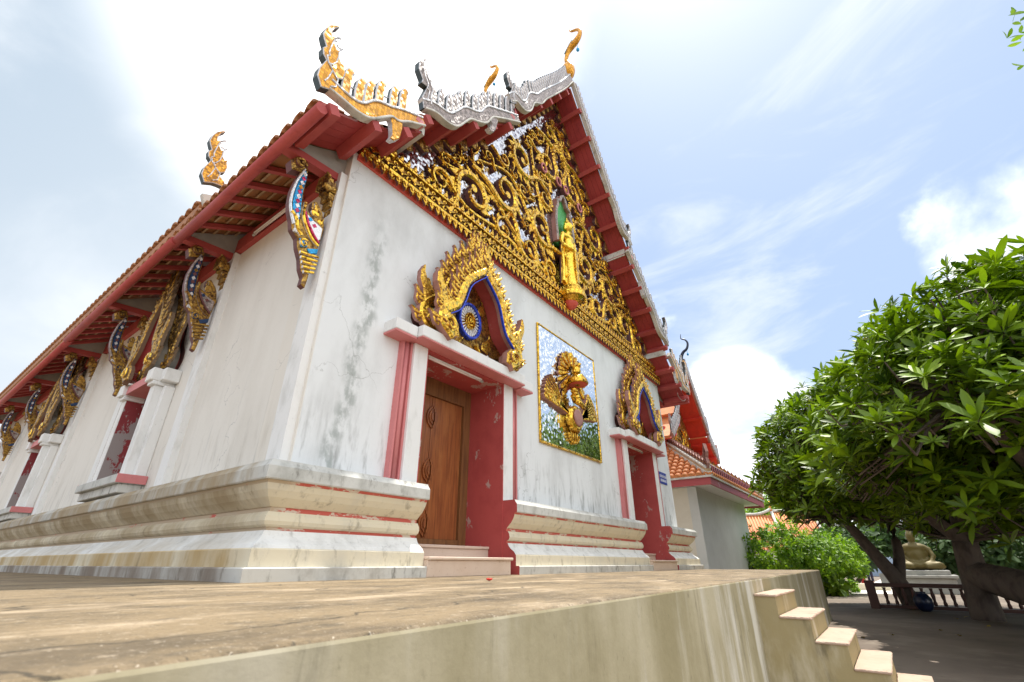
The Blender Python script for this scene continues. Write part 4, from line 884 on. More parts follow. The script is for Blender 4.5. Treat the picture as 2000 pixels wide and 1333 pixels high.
    wc.plate(kr(.26, 1, .5, (-.14, 4.34)), f, .09, .13, .012); wc.obj('wall_capital', ['bronze', 'bronze'], br); return br
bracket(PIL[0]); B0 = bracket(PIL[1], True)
def copy_tree(o, d):
    c = o.copy(); COL.objects.link(c); c.matrix_basis = d @ o.matrix_basis; WM[c.name] = c.matrix_basis.copy()
    for ch in [x for x in HALL_CH.get(o.name, [])]:
        k = ch.copy(); COL.objects.link(k); k.parent = c; k.matrix_parent_inverse = WM[c.name].inverted(); k.matrix_basis = d @ ch.matrix_basis; WM[k.name] = k.matrix_basis.copy()
    return c
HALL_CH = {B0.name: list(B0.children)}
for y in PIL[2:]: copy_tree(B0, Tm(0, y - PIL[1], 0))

# ------------------------------------------------------------------ things fixed to or standing by the hall
def tube_light(loc, dirv, L, label):
    t_ = empty('fluorescent_tube', loc, label, 'tube light', 'unlit fluorescent tubes on the hall')
    a = Vector(loc); d = Vector(dirv).normalized(); e = a + d * L; up = Vector((0, 0, .03))
    MB().tube([a, e], .016, 8).obj('glass_tube', 'tube', t_)
    q = MB(); q.tube([a + up, e + up], .02, 4, sm=False); q.obj('batten', 'trim', t_)
    for p in (a, e): MB().tube([p - d * .03, p + d * .03], .022, 8).obj('lamp_holder', 'concrete', t_)
tube_light((1.58, -.02, 2.65), (1, 0, 0), 1.15, 'unlit pinkish tube light under the lintel of the left door')
tube_light((7.95, -.02, 2.65), (1, 0, 0), 1.05, 'unlit tube light under the lintel of the far right door')
tube_light((-.12, .95, 4.72), (0, 1, 0), 1.3, 'unlit tube light fixed along the wall plate under the side eave')
# mirror plaque with its gilded bird-winged crest
PX0, PX1, PZ0, PZ1 = 4.32, 6.66, 2.02, 4.37
PQ = empty('mirror_plaque', (5.49, 0, PZ0), 'mirror mosaic plaque with winged gilded crest on the white wall between the doors', 'plaque')
MB().box(PX0 + .045, PX1 - .045, -.030, -.001, PZ0 + .045, PZ1 - .045).obj('mirror_panel', 'plaque', PQ)
fm = MB()
fm.cbox(PX0, PX1, -.042, -.001, PZ1 - .045, PZ1, .01); fm.cbox(PX0, PX1, -.042, -.001, PZ0, PZ0 + .045, .01); fm.cbox(PX0, PX0 + .045, -.042, -.001, PZ0 + .046, PZ1 - .046, .01); fm.cbox(PX1 - .045, PX1, -.042, -.001, PZ0 + .046, PZ1 - .046, .01); fm.obj('plaque_frame', 'gold', PQ)
cxp, czp = 5.47, 3.66
for i in range(23):
    a = R(-62 + i * 304 / 22 * .0) if False else R(-58 + (296) * i / 22); L = .46 + .26 * max(0, -math.sin(a)) ** .8; ca, sa = math.cos(a), math.sin(a)
    q = [(.13, -.014), (L * .8, -.040), (L * .93, -.046), (L, 0), (L * .93, .046), (L * .8, .040), (.13, .014)]
    MB().plate([(cxp + u * ca - v * sa, czp + u * sa + v * ca) for u, v in q], FX, .045, .075 + .03 * (i % 2), .012, 0, 1, .02).obj('crest_feather', ['gold', 'pinkedge'], PQ)
h = MB(); h.ball((cxp, -.19, czp + .02), (.085, .10, .12), 12); h.tube([(cxp, -.24, czp + .10), (cxp, -.29, czp + .15), (cxp, -.25, czp + .21)], [.05, .035, .015], 8); h.tube([(cxp, -.18, czp - .05), (cxp, -.17, czp - .3)], [.06, .09], 10)
h.obj('crest_head', 'gold', PQ)
bw = MB(); bw.lathe([(.05, .17), (.13, .13), (.19, .05), (.215, -.02), (.205, -.05)], (cxp, -.22, czp - .24), 18); bw.obj('crest_canopy', 'gold', PQ)
MB().lathe([(.185, .0), (.16, .035), (.05, .05)], (cxp, -.22, czp - .30), 18).obj('canopy_lining', 'coral', PQ)
bd = MB()
for i in range(4): bd.ball((cxp - .06 + .03 * i, -.16, czp - .42 - .06 * i), (.085 - .008 * i, .08, .07), 10)
bd.tube([(cxp - .05, -.15, czp - .62), (cxp + .12, -.20, czp - .66), (cxp + .30, -.17, czp - .70)], [.06, .055, .05], 8); bd.tube([(cxp - .05, -.15, czp - .62), (cxp - .18, -.17, czp - .56)], [.055, .04], 8)
bd.obj('crest_body', 'gold', PQ)
dr = MB(); fdr = lambda x, y_, z_: (x, -.03 - z_, y_)
dr.lathe([(.22, 0), (.25, .03), (.25, .13), (.21, .16)], (cxp - .03, czp - .98, 0), 22, 0, fdr); dr.lathe([(.17, .16), (.17, .18), (.13, .185)], (cxp - .03, czp - .98, 0), 20, 1, fdr); dr.obj('crest_drum', ['gold', 'pinkedge'], PQ)
for sg in (-1, 1):
    wg = MB()
    for i in range(8):
        q = i / 7; bx, bz = sg * (.20 + .12 * q), -.98 + .10 * q * 0 + .02; a = R(10 + 46 * q); L = .86 - .10 * q
        ca, sa = math.cos(a) * sg, math.sin(a)
        for L0, L1, wv, dp in ((.0, .45 * L, .07, .13), (.40 * L, .78 * L, .075, .115), (.72 * L, L, .08, .10)):
            pl_ = [(L0, -wv * .5), (L1 * .96, -wv * .62), (L1, 0), (L1 * .96, wv * .62), (L0, wv * .5)]
            wg.plate([(cxp - .03 + bx + u * ca - v * sa * sg * sg, czp + bz + .05 + u * sa + v * abs(ca)) for u, v in pl_], FX, .03, dp, .012, 0, 1)
    wg.obj('crest_wing', ['gold', 'pinkedge'], PQ)
gb = MB()
for i in range(9): a = math.pi + math.pi * i / 8; gb.ball((cxp + .0 + .19 * math.cos(a), -.06, czp - 1.30 + .14 * math.sin(a)), .032, 8)
for x in (-.10, -.03, .05, .12): gb.tube([(cxp + x, -.06, czp - 1.16), (cxp + x, -.06, czp - 1.42)], [.018, .026], 6); gb.ball((cxp + x, -.06, czp - 1.15), .03, 8)
for x in (-.13, .13): gb.ball((cxp + x - .03, -.10, czp - 1.20), .05, 8)
gb.obj('crest_garland', 'goldfine', PQ)
# blue name sign
SG = empty('wall_sign', (10.31, 0, 2.04), 'small blue enamel sign with white lettering right of the far door', 'sign')
MB().cbox(10.045, 10.575, -.018, -.001, 2.04, 2.345, .004).obj('sign_board', 'signblue', SG)
tx = MB(); rr = random.Random(3)
for row, (x0, x1, zc, h_) in enumerate(((10.085, 10.54, 2.235, .062), (10.115, 10.53, 2.125, .062))):
    x = x0; k = 0
    while x < x1 - .03:                                       # looped upright strokes like the script on the sign
        w_ = rr.choice((.022, .028, .034)); f = lambda u, v, d: (u, -.018 - d, v)
        tx.ribbon([(x + .004, zc + h_ * .28), (x + .012, zc + h_ * .4), (x + .004, zc + h_ * .5), (x, zc + h_ * .2), (x, zc - h_ / 2)], .009, f, 0, .003, .0)
        if k % 3 != 1: tx.ribbon([(x, zc + h_ * .42), (x + w_ * .6, zc + h_ * .55), (x + w_, zc + h_ * .3), (x + w_, zc - h_ / 2)], .009, f, 0, .003, .0)
        else: tx.ribbon([(x, zc - h_ / 2), (x + w_, zc - h_ * .45), (x + w_, zc + h_ * .5)], .009, f, 0, .003, .0)
        if k % 4 == 2: tx.ribbon([(x, zc + h_ * .8), (x + w_, zc + h_ * .95)], .009, f, 0, .003, .0)
        x += w_ + .013; k += 1
tx.obj('sign_lettering', 'signwhite', SG)
# drooping cable under the far right eave
c = MB(); c.tube([(11.15 - .35 * math.cos(q) * 1.0, -.62 + .02 * math.sin(q), 4.62 - .12 * math.sin(q)) for q in [math.pi * i / 12 for i in range(13)]], .012, 6)
tag(c.obj('loose_cable', 'cable'), 'thin cable drooping under the right end of the front eave', 'cable')
# ------------------------------------------------------------------ stairway against the terrace
ST = empty('stairway', (3.42, -3.5, -1), 'concrete stairway with pale stone treads against the terrace front', 'stairs')
tz = [-.115, -.278, -.445, -.612, -.775, -.93]; ty = [-3.235, -3.435, -3.665, -3.89, -4.12, -4.36, -4.60]
def worn(x0, x1, y0, y1, z0, z1, c, jit, seed):
    """block with a chamfer and uneven, slightly chipped edges"""
    r_ = random.Random(seed); bm = bmesh.new(); bmesh.ops.create_cube(bm, size=1)
    for v in bm.verts: v.co = (x0 + (v.co.x + .5) * (x1 - x0), y0 + (v.co.y + .5) * (y1 - y0), z0 + (v.co.z + .5) * (z1 - z0))
    bmesh.ops.bevel(bm, geom=bm.edges[:], offset=c, segments=2, affect='EDGES', profile=.5)
    bmesh.ops.subdivide_edges(bm, edges=[e for e in bm.edges if e.calc_length() > .1], cuts=14, use_grid_fill=True)
    for v in bm.verts:
        if v.co.z > z1 - c * 1.6: v.co += Vector((r_.gauss(0, jit * .5), r_.gauss(0, jit * .8), -abs(r_.gauss(0, jit)) if (v.co.y < y0 + c * 1.6 or v.co.x < x0 + c * 1.6) else 0))
    mb = MB(); bm.verts.ensure_lookup_table(); b = mb.add([v.co for v in bm.verts])
    for f in bm.faces: mb.face([b + v.index for v in f.verts], 0)
    bm.free(); return mb
for i, z in enumerate(tz):
    MB().box(2.852, 3.952, ty[i + 1], ty[i] if i else edge_y(2.85) + .09, -1.02, z - .022).obj('step', 'stair', ST)
    worn(2.838, 3.966, ty[i + 1] - .014, (ty[i] - .001) if i else edge_y(2.85) - .002, z - .0215, z, .008, .0022, i).obj('tread', 'tread', ST)

# ------------------------------------------------------------------ annex beyond the right end of the terrace
AX0, AX1, AY0, AY1 = 14.5, 21.6, .35, 9.0
AN = empty('annex_hall', (18.05, 4.5, -1), 'smaller white hall with orange tiled skirt roof and red gable beyond the terrace end', 'temple')
MB().box(AX0, AX1, AY0, AY0 + .3, -1, 2.5).obj('front_wall', 'annexshade', AN); MB().box(AX0 + .0, AX0 + .3, AY0 + .301, AY1, -1, 2.5).obj('side_wall', 'annexwall', AN)
MB().box(AX1 - .3, AX1, AY0 + .301, AY1, -1, 2.5).obj('side_wall', 'annexwall', AN); MB().box(AX0 + .301, AX1 - .301, AY1 - .3, AY1, -1, 2.5).obj('rear_wall', 'annexwall', AN)
EX0, EX1, EY0 = 13.78, 22.32, -.36; TX0, TX1, TY0, TZ = 15.7, 20.4, 1.56, 4.30
fb = MB(); fb.box(EX0, EX1, EY0, EY0 + .05, 2.43, 2.68); fb.box(EX0, EX0 + .05, EY0 + .051, AY1 + .7, 2.43, 2.68); fb.box(EX1 - .05, EX1, EY0 + .051, AY1 + .7, 2.43, 2.68); fb.obj('fascia', 'fascia', AN)
sf = MB(); sf.box(EX0 + .051, EX1 - .051, EY0 + .051, AY1 + .69, 2.51, 2.53); sf.obj('soffit', 'trim', AN)
gt = MB(); gt.box(EX0 - .05, EX1 + .05, EY0 - .05, EY0 - .002, 2.66, 2.72); gt.box(EX0 - .05, EX0 - .002, EY0 - .05 + .051, AY1 + .7, 2.66, 2.72); gt.obj('eave_trim', 'plaster', AN)
def slope_tiles(name, p00, p10, p01, p11, nu, nv, mat, parent, limit=300):
    """individual half-round tiles on a quad: u along the eave, v up the slope; hips clip by the quad's own taper"""
    p00, p10, p01, p11 = map(Vector, (p00, p10, p01, p11)); nrm = (p10 - p00).cross(p01 - p00).normalized()
    if nrm.z < 0: nrm = -nrm
    base = MB(); base.add([p00, p10, p11, p01]); base.face((0, 1, 2, 3)); base.obj('roof_slope', mat, parent)
    eu = (p10 - p00).normalized(); wv = (p10 - p00).length / nu; ev = ((p01 - p00) - eu * (p01 - p00).dot(eu)); lv = ev.length / nv; ev = ev.normalized()
    tm = MB(); n_ = 6; sec_ = [(math.cos(math.pi * i / n_) * wv * .46, math.sin(math.pi * i / n_) * wv * .42) for i in range(n_ + 1)]
    a_ = tm.add([(u, 0, h_ + .035) for u, h_ in sec_]); b_ = tm.add([(u * .85, lv * 1.12, h_ * .85) for u, h_ in sec_])
    for i in range(n_): tm.face((a_ + i, a_ + i + 1, b_ + i + 1, b_ + i), 0, True)
    tm.face([a_ + i for i in range(n_ + 1)])
    me_ = tm.mesh(name, [mat]); fr_ = Matrix((eu, ev, nrm)).transposed().to_4x4(); cnt = 0; rest = MB()
    H = (p01 - p00).dot(ev)
    for j in range(nv):
        v = j * lv; q = v / H; ul = (p01 - p00).dot(eu) * q; ur = (p10 - p00).length + ((p11 - p10).dot(eu)) * q
        for i in range(nu):
            u = (i + .5) * wv
            if u < ul + wv * .3 or u > ur - wv * .3: continue
            m_ = Matrix.Translation(p00 + eu * u + ev * v + nrm * .004) @ fr_
            if cnt < limit: place(bpy.data.objects.new(name, me_), parent, m_)
            else:
                off_ = rest.add([m_ @ Vector(w_) for w_ in tm.v])
                for f_ in tm.f: rest.face([off_ + k for k in f_])
            cnt += 1
    if rest.f: rest.obj('roof_tiles', mat, parent, kind='stuff')
slope_tiles('roof_tile', (EX0, 5.2, 2.70), (EX0, EY0, 2.70), (TX0, 5.2, TZ), (TX0, TY0, TZ), 24, 11, 'tile2', AN, 230)
slope_tiles('roof_tile', (EX0, EY0, 2.70), (EX1, EY0, 2.70), (TX0, TY0, TZ), (TX1, TY0, TZ), 36, 11, 'tile2', AN, 66)
s_ = MB(); s_.add([(EX1, EY0, 2.70), (EX1, AY1, 2.70), (TX1, AY1, TZ), (TX1, TY0, TZ)]); s_.face((0, 1, 2, 3)); s_.obj('roof_slope', 'tile2', AN)
s_ = MB(); s_.add([(EX0, 5.2, 2.70), (EX0, AY1, 2.70), (TX0, AY1, TZ), (TX0, 5.2, TZ)]); s_.face((3, 2, 1, 0)); s_.obj('roof_slope', 'tile2', AN)
# hip bands with gilded comb
for s in (-1, 1):
    X = (lambda x: x) if s < 0 else (lambda x: EX0 + EX1 - x)
    a = Vector((X(EX0 + .02), EY0 + .02, 2.78)); b = Vector((X(TX0 + .1), TY0 + .1, TZ + .10)); d = (b - a); up = Vector((0, 0, 1)); sd = d.cross(up).normalized() * .09
    for z0, z1, k, mt in ((-.06, .06, 1.3, 'plaster'), (.06, .16, 1.0, 'batten'), (.16, .22, 1.2, 'plaster')):
        hb = MB(); q = hb.add([a - sd * k + up * z0, a + sd * k + up * z0, a + sd * k + up * z1, a - sd * k + up * z1, b - sd * k + up * z0, b + sd * k + up * z0, b + sd * k + up * z1, b - sd * k + up * z1])
        for f_ in ((0, 1, 2, 3), (4, 5, 6, 7), (0, 1, 5, 4), (1, 2, 6, 5), (2, 3, 7, 6), (3, 0, 4, 7)): hb.face([q + i for i in f_])
        hb.obj('hip_band', mt, AN)
    for i in range(17):
        p = a + d * ((i + .5) / 17) + up * .21; ang = math.atan2(d.y, d.x)
        MB().plate(kr(.26), FL, -.04, .04, .012, 0, 1).obj('comb_fin', ['goldfine', 'pinkedge'], AN, Tm(*p) @ Matrix.Rotation(ang, 4, 'Z'))
    hh = [(0, 0), (-.10, .18), (-.06, .40), (-.14, .62), (-.05, .95), (.02, .78), (.10, .55), (.10, .38), (.18, .30), (.16, .1), (.2, 0)]
    MB().plate([(u * .9, v * .85) for u, v in hh], FL, -.06, .06, .02, 0, 1).obj('horn_finial', ['pinkedge', 'pinkedge'], AN, Tm(a.x, a.y, a.z + .15) @ Matrix.Rotation(math.atan2(d.y, d.x), 4, 'Z'))
# open comb of dark fins above the front eave
for i in range(25):
    x = EX0 + .75 + i * .29
    cf = MB().plate([(-.05, 0), (-.07, .14), (-.03, .22), (.07, .24), (.06, .12), (.06, 0)], FL, -.03, .03, .008, 0, 1).obj('comb_fin', ['fascia', 'dark'], AN, Tm(x, EY0 + .16, 2.98))
MB().box(EX0 + .6, EX1 - .3, EY0 + .13, EY0 + .19, 2.92, 2.985).obj('comb_rail', 'dark', AN); MB().box(EX0 + .6, EX1 - .3, EY0 + .145, EY0 + .175, 3.17, 3.20).obj('comb_rail', 'dark', AN)
# upper gable
GX = 18.15; GT = [[(15.0, 4.35), (15.9, 5.05), (16.2, 5.40)], [(16.05, 5.5), (16.9, 6.6), (GX, 8.35)]]
for s in (-1, 1):
    f = lambda u, v, d: (u if s < 0 else 2 * GX - u, d, v)
    for P in GT:
        MB().prism(strip(P, 0, .04), f, 1.05, 1.85).obj('soffit_plank', 'brightred', AN); MB().prism(strip(P, .041, .15), f, 1.10, AY1).obj('roof_slope', 'tile2', AN)
        pth = lerp_path(off(P, .14), 6); MB().ribbon(pth, .22, lambda u, v, d: f(u, v, 1.05 - d), 0, .09, .02, 0, 1).obj('bargeboard', ['silver', 'pinkedge'], AN)
        L = plen(P); n_ = int(L / .2)
        for i in range(n_):
            p, tg = along(P, L * (i + .5) / n_); q = off([tuple(p - tg * .01), tuple(p), tuple(p + tg * .01)], .27)[1]; x = q[0] if s < 0 else 2 * GX - q[0]
            inst(FINM['silver'], AN, Tm(x, 1.02, q[1]) @ Matrix.Diagonal((1 if s < 0 else -1, 1, 1, 1)), 'fin')
        for q in (.25, .75):
            p, tg = along(P, L * q); n2 = Vector((-tg.y, tg.x)); MB().prism([tuple(p - n2 * .1), tuple(p - n2 * .1 + tg * .12), tuple(p + tg * .12), tuple(p)], f, .98, 1.85).obj('purlin', 'brightred', AN)
        b0 = P[0]; oh = [(b0[0] - .05 + u * .9, b0[1] + .1 + v * .9) for u, v in hh]; MB().plate(oh, lambda u, v, d: f(u, v, 1.03 - d), 0, .08, .02, 0, 1).obj('horn_finial', ['silver', 'pinkedge'], AN)
ag = [(15.4, 4.3), (15.9, 5.0), (16.9, 6.5), (GX, 8.3)]; ag = ag + [(2 * GX - u, v) for u, v in reversed(ag[:-1])]
MB().prism(ag, FX, -2.1, -1.85).obj('gable_wall', 'bronze', AN)
for i in range(26):
    p = Vector((rs.uniform(15.9, 20.4), rs.uniform(4.5, 7.6)))
    if inside(p, ag):
        sw = swirl(p.x, p.y, .24, rs.uniform(0, 6), rs.choice((-1, 1)), 5); sw.v = [(x, y_ + 1.83, z) for x, y_, z in sw.v]; sw.obj('gilded_scroll', ['gold', 'maroon'], AN)
for x in (15.55, 2 * GX - 15.55): MB().cbox(x - .16, x + .16, 1.4, 1.72, TZ - .2, 5.0, .02).obj('gable_post', 'brightred', AN)
P = [(GX, 1.02 + u, v) for u, v in lerp_path([(0, 8.45), (.02, 8.75), (-.10, 9.0), (-.30, 9.15), (-.38, 9.4), (-.30, 9.6), (-.12, 9.72), (-.14, 9.95)], 4)]
fo = MB().tube(P, lambda q: .085 * (1 - q) + .012, 8).obj('bird_finial', 'jar', AN); MB().lathe([(.05, 0), (.15, .12), (.16, .28), (.07, .45)], (GX, 1.04, 8.2), 14).obj('finial_bowl', 'orangemosaic', fo)
MB().ball((GX, .72, 8.86), (.05, .05, .07), 8).tube([(GX, .72, 8.92), (GX, .74, 9.12)], .008, 5).obj('wind_bell', 'cyan', fo)
# ------------------------------------------------------------------ trees
def leaf_verts(L, W_, curl=.18):
    """one pointed leaf folded along its midrib, lying along +x"""
    xs = (0, .22, .5, .78, 1.0); ws = (.08, .62, 1.0, .78, .0); v = []
    for x, w_ in zip(xs, ws):
        z = -curl * x * x * L; v += [(x * L, -w_ * W_ / 2, z + .10 * W_ * w_), (x * L, 0, z), (x * L, w_ * W_ / 2, z + .10 * W_ * w_)]
    f = []
    for i in range(4):
        a = i * 3; f += [(a, a + 1, a + 4, a + 3), (a + 1, a + 2, a + 5, a + 4)]
    return v, f
class Foliage:
    def __init__(s, L, W_, mat): s.lv, s.lf = leaf_verts(L, W_); s.mats = []; s.mat = mat; s.L = L; s.W = W_
    def rosette(s, pos, axis, n, sc=1., rnd=random, lo=15, hi=72):
        ax = Vector(axis).normalized(); q = ax.to_track_quat('Z', 'Y').to_matrix().to_4x4(); spin = rnd.uniform(0, 6.28)
        for i in range(n):
            t_ = i / n; pitch = R(lo + (hi - lo) * (1 - t_) + rnd.uniform(-14, 14)) - R(18)
            m = Matrix.Translation(pos) @ q @ Matrix.Rotation(spin + i * 2.399, 4, 'Z') @ Matrix.Rotation(-pitch, 4, 'Y') @ Matrix.Rotation(rnd.uniform(-.5, .5), 4, 'X') @ Matrix.Scale(sc * rnd.uniform(.75, 1.15), 4)
            s.mats.append(m @ Tm(s.L * .06))
    def build(s, parent, near=None, nparts=0, name='crown'):
        me0 = bpy.data.meshes.new('leaf'); me0.from_pydata(s.lv, [], s.lf); me0.materials.append(M[s.mat])
        at = me0.attributes.new('tone', 'FLOAT', 'POINT')
        for d in at.data: d.value = .5
        for p in me0.polygons: p.use_smooth = True
        order = s.mats
        if nparts:
            order = sorted(s.mats, key=lambda m: (m.translation - Vector(near)).length)
            for m in order[:nparts]: place(bpy.data.objects.new('leaf', me0), parent, m)
            order = order[nparts:]
        import numpy as np
        lv = np.array(s.lv); nl = len(lv); A = np.array([[list(r) for r in m] for m in order]); V = (A[:, None, :3, :3] @ lv[None, :, :, None])[..., 0] + A[:, None, :3, 3]
        F = (np.array(s.lf)[None] + (np.arange(len(order)) * nl)[:, None, None]).reshape(-1, 4)
        me = bpy.data.meshes.new(name); me.vertices.add(len(order) * nl); me.vertices.foreach_set('co', V.reshape(-1).astype('f'))
        nf_ = len(F); me.loops.add(nf_ * 4); me.loops.foreach_set('vertex_index', F.reshape(-1).astype('i')); me.polygons.add(nf_)
        me.polygons.foreach_set('loop_start', np.arange(0, nf_ * 4, 4).astype('i')); me.polygons.foreach_set('loop_total', np.full(nf_, 4, 'i')); me.update()
        rg = np.random.RandomState(len(order)); at = me.attributes.new('tone', 'FLOAT', 'POINT'); at.data.foreach_set('value', np.repeat(rg.rand(len(order)), nl).astype('f'))
        me.polygons.foreach_set('use_smooth', np.ones(nf_, bool)); me.materials.append(M[s.mat]); me.validate()
        return tag(place(bpy.data.objects.new(name, me), parent), kind='stuff' if nparts else None)
def crown_points(rnd, c, r, n, floor=-.35, jit=.12, lump=.16, under=.6, hollow=False):
    """points on a lumpy dome; returns position and outward direction"""
    ph = [rnd.uniform(0, 6.28) for _ in range(6)]; out = []
    while len(out) < n:
        d = Vector((rnd.gauss(0, 1), rnd.gauss(0, 1), rnd.gauss(0, 1))).normalized()
        if d.z < floor and rnd.random() < .8: continue
        if hollow and d.z < .02 and rnd.random() < .84: continue
        b = 1 + lump * (math.sin(3.1 * d.x + ph[0]) * math.sin(3.7 * d.y + ph[1]) + .7 * math.sin(6.3 * d.z + ph[2] + 4.1 * d.x) * math.sin(5.2 * d.y + ph[3]))
        k = b * (rnd.uniform(.35, .82) if hollow and d.z < .02 else rnd.uniform(1 - jit * 2.2, 1 + jit * .4)); p = Vector((c[0] + d.x * r[0] * k, c[1] + d.y * r[1] * k, c[2] + (d.z if d.z > 0 else d.z * under) * r[2] * k)); out.append((p, d))
    return out
def frangipani(label, base, limbs, domes, nros, seed, nparts=0, flowers=0, L=.30, leafn=13, under=.5, hollow=False):
    rnd = random.Random(seed); T = empty('frangipani_tree', base, label, 'tree', None)
    tr = MB()
    for pts, r0, r1 in limbs:
        P = lerp_path(pts, 4); tr.tube(P, lambda q: r0 * (1 - q) + r1 * q, 9)
    fo = Foliage(L, L * .27, 'leaf'); fl = MB(); tot = sum(d[1][0] * d[1][2] for d in domes)
    tips = [Vector(p[-1]) for p, _, _ in limbs]
    for c, r in domes:
        for p, d in crown_points(rnd, c, r, int(nros * r[0] * r[2] / tot), -.6, .10, .10, under, hollow):
            ax = (d * .7 + Vector((0, 0, 1.0))).normalized(); fo.rosette(p, (ax + Vector((rnd.gauss(0, .25), rnd.gauss(0, .25), 0))).normalized(), rnd.randint(leafn - 5, leafn + 3), rnd.choice((.55, .75, .9, 1.0, 1.2)) * rnd.uniform(.85, 1.1), rnd, rnd.uniform(0, 25), rnd.uniform(60, 85))
            if flowers and rnd.random() < flowers:
                for i in range(3):
                    q = p + ax * .13 + Vector((rnd.uniform(-.05, .05), rnd.uniform(-.05, .05), rnd.uniform(0, .05)))
                    for j in range(5): a = j * 1.257; b = fl.add([q, q + Vector((math.cos(a - .4), math.sin(a - .4), .3)) * .03, q + Vector((math.cos(a), math.sin(a), .35)) * .048, q + Vector((math.cos(a + .4), math.sin(a + .4), .3)) * .03]); fl.face((b, b + 1, b + 2, b + 3))
            if rnd.random() < .22:                              # twig under the rosette
                t_ = min(tips, key=lambda q: (q - p).length); m_ = (p + t_) / 2 + Vector((rnd.uniform(-.2, .2), rnd.uniform(-.2, .2), -.1)); tr.tube([p, p - ax * .3, m_, t_], [.012, .016, .025, .035], 5, cap=False)
    tr.obj('trunk', 'bark', T); fo.build(T, cam.location, nparts)
    if flowers: fl.obj('flowers', 'petal', T, kind='stuff')
    return T
frangipani('nearest frangipani tree, its big glossy leaves filling the right edge', (8.5, -7.6, -1),
    [([(8.5, -7.6, -1), (8.0, -7.1, -.3), (7.7, -6.9, .4)], .26, .20), ([(7.7, -6.9, .4), (7.1, -6.3, 1.2), (6.6, -5.8, 2.2)], .15, .06), ([(7.7, -6.9, .4), (8.3, -6.4, 1.3), (8.6, -5.7, 2.4)], .15, .06), ([(7.7, -6.9, .4), (7.6, -7.8, 1.4), (7.2, -8.4, 2.4)], .15, .06), ([(7.7, -6.9, .4), (8.8, -7.6, 1.5), (9.4, -8.0, 2.6)], .14, .05)],
    [((8.2, -7.5, 1.40), (3.6, 3.6, 3.2)), ((9.9, -6.0, 1.45), (2.4, 2.2, 2.0))], 4300, 5, 300, .035, .30, 13, .5, True)
frangipani('middle frangipani tree with a leaning forked trunk by the dark blue jar', (16.3, -4.5, -1),
    [([(16.3, -4.55, -1.05), (16.2, -4.35, -.3), (15.9, -3.95, .5), (15.4, -3.5, 1.4)], .26, .12), ([(16.2, -4.35, -.35), (16.6, -4.6, .5), (16.6, -4.6, 1.6)], .18, .08), ([(15.9, -3.95, .5), (16.5, -3.6, 1.2), (16.9, -3.0, 2.0)], .12, .05), ([(15.4, -3.5, 1.4), (14.6, -3.3, 2.0), (13.9, -3.2, 2.5)], .10, .04), ([(15.4, -3.5, 1.4), (15.6, -2.8, 2.2), (15.5, -2.2, 2.8)], .10, .04)],
    [((15.4, -4.0, 2.75), (2.6, 2.55, 2.6)), ((14.6, -3.7, 1.75), (1.9, 1.6, 1.4)), ((15.4, -5.4, 3.5), (2.5, 2.2, 2.3)), ((17.2, -4.2, 1.9), (1.8, 1.6, 1.5))], 2900, 9, 0, .05, .30, 12)
frangipani('far right frangipani tree with a thick dark trunk forking low', (13.6, -5.75, -1),
    [([(13.6, -5.75, -1.05), (13.6, -5.8, -.2), (13.5, -5.85, .6)], .30, .24), ([(13.5, -5.85, .6), (13.0, -5.3, 1.2), (12.3, -4.7, 1.9)], .17, .08), ([(13.5, -5.85, .6), (13.9, -6.6, 1.2), (14.3, -7.4, 1.9)], .19, .09), ([(13.55, -5.85, -.1), (12.6, -6.5, -.35), (11.6, -7.3, -.75)], .30, .42), ([(13.5, -5.85, .6), (13.6, -5.9, 1.5), (13.4, -5.9, 2.2)], .16, .08)],
    [((12.9, -5.9, 2.6), (2.5, 2.4, 1.9)), ((14.6, -7.4, 2.5), (2.4, 2.4, 1.9)), ((16.5, -7.6, 1.6), (2.2, 2.0, 1.6)), ((12.2, -5.0, 2.2), (1.7, 1.6, 1.5)), ((17.5, -5.6, 2.0), (2.0, 1.8, 1.5)), ((14.2, -7.6, 1.25), (1.7, 1.5, 1.1)), ((15.2, -6.3, 1.1), (1.5, 1.4, .9))], 3600, 12, 0, .02, .30, 12)
# clipped bright shrub behind the end of the terrace
def bush(name, label, cat, base, domes, n, L, mat, seed, group=None, leafn=7, trunk=True):
    rnd = random.Random(seed); T = empty(name, base, label, cat, group); fo = Foliage(L, L * .42, mat); tr = MB(); tot = sum(d[1][0] * d[1][2] for d in domes)
    for c, r in domes:
        for p, d in crown_points(rnd, c, r, int(n * r[0] * r[2] / tot), -.8, .16, .22): fo.rosette(p, (d + Vector((0, 0, .4))).normalized(), leafn, rnd.uniform(.7, 1.3), rnd, 0, 85)
        if trunk: tr.tube([base, tuple((Vector(base) * .4 + Vector(c) * .6) + Vector((rnd.uniform(-.2, .2), rnd.uniform(-.2, .2), 0))), c], [.10 + .02 * r[0], .08, .03], 7)
    if trunk: tr.obj('trunk', 'bark', T)
    fo.build(T); return T
bush('shrub', 'bright green bushy shrub behind the far end of the terrace', 'shrub', (21.6, -1.3, -1), [((21.2, -.6, .35), (1.5, 1.3, 1.3)), ((22.2, -1.8, .25), (1.6, 1.3, 1.15)), ((23.4, -2.7, .1), (1.2, 1.0, 1.0))], 1500, .17, 'leaf2', 3)
bush('shrub', 'low spiky shrub in front of the bright bushy one', 'shrub', (21.8, -2.0, -1), [((21.8, -2.05, -.65), (.55, .5, .4))], 120, .30, 'leaf', 4, None, 8)
bush('leafy_tree', 'pale green tree standing behind the distant tiled roof', 'tree', (57, 3.6, -1), [((57, 3.6, 5.0), (3.0, 2.8, 2.6)), ((58, 1.5, 3.6), (2.6, 2.4, 2.2)), ((59, 6, 4.4), (2.6, 2.4, 2.4))], 900, .42, 'leaf2', 6)
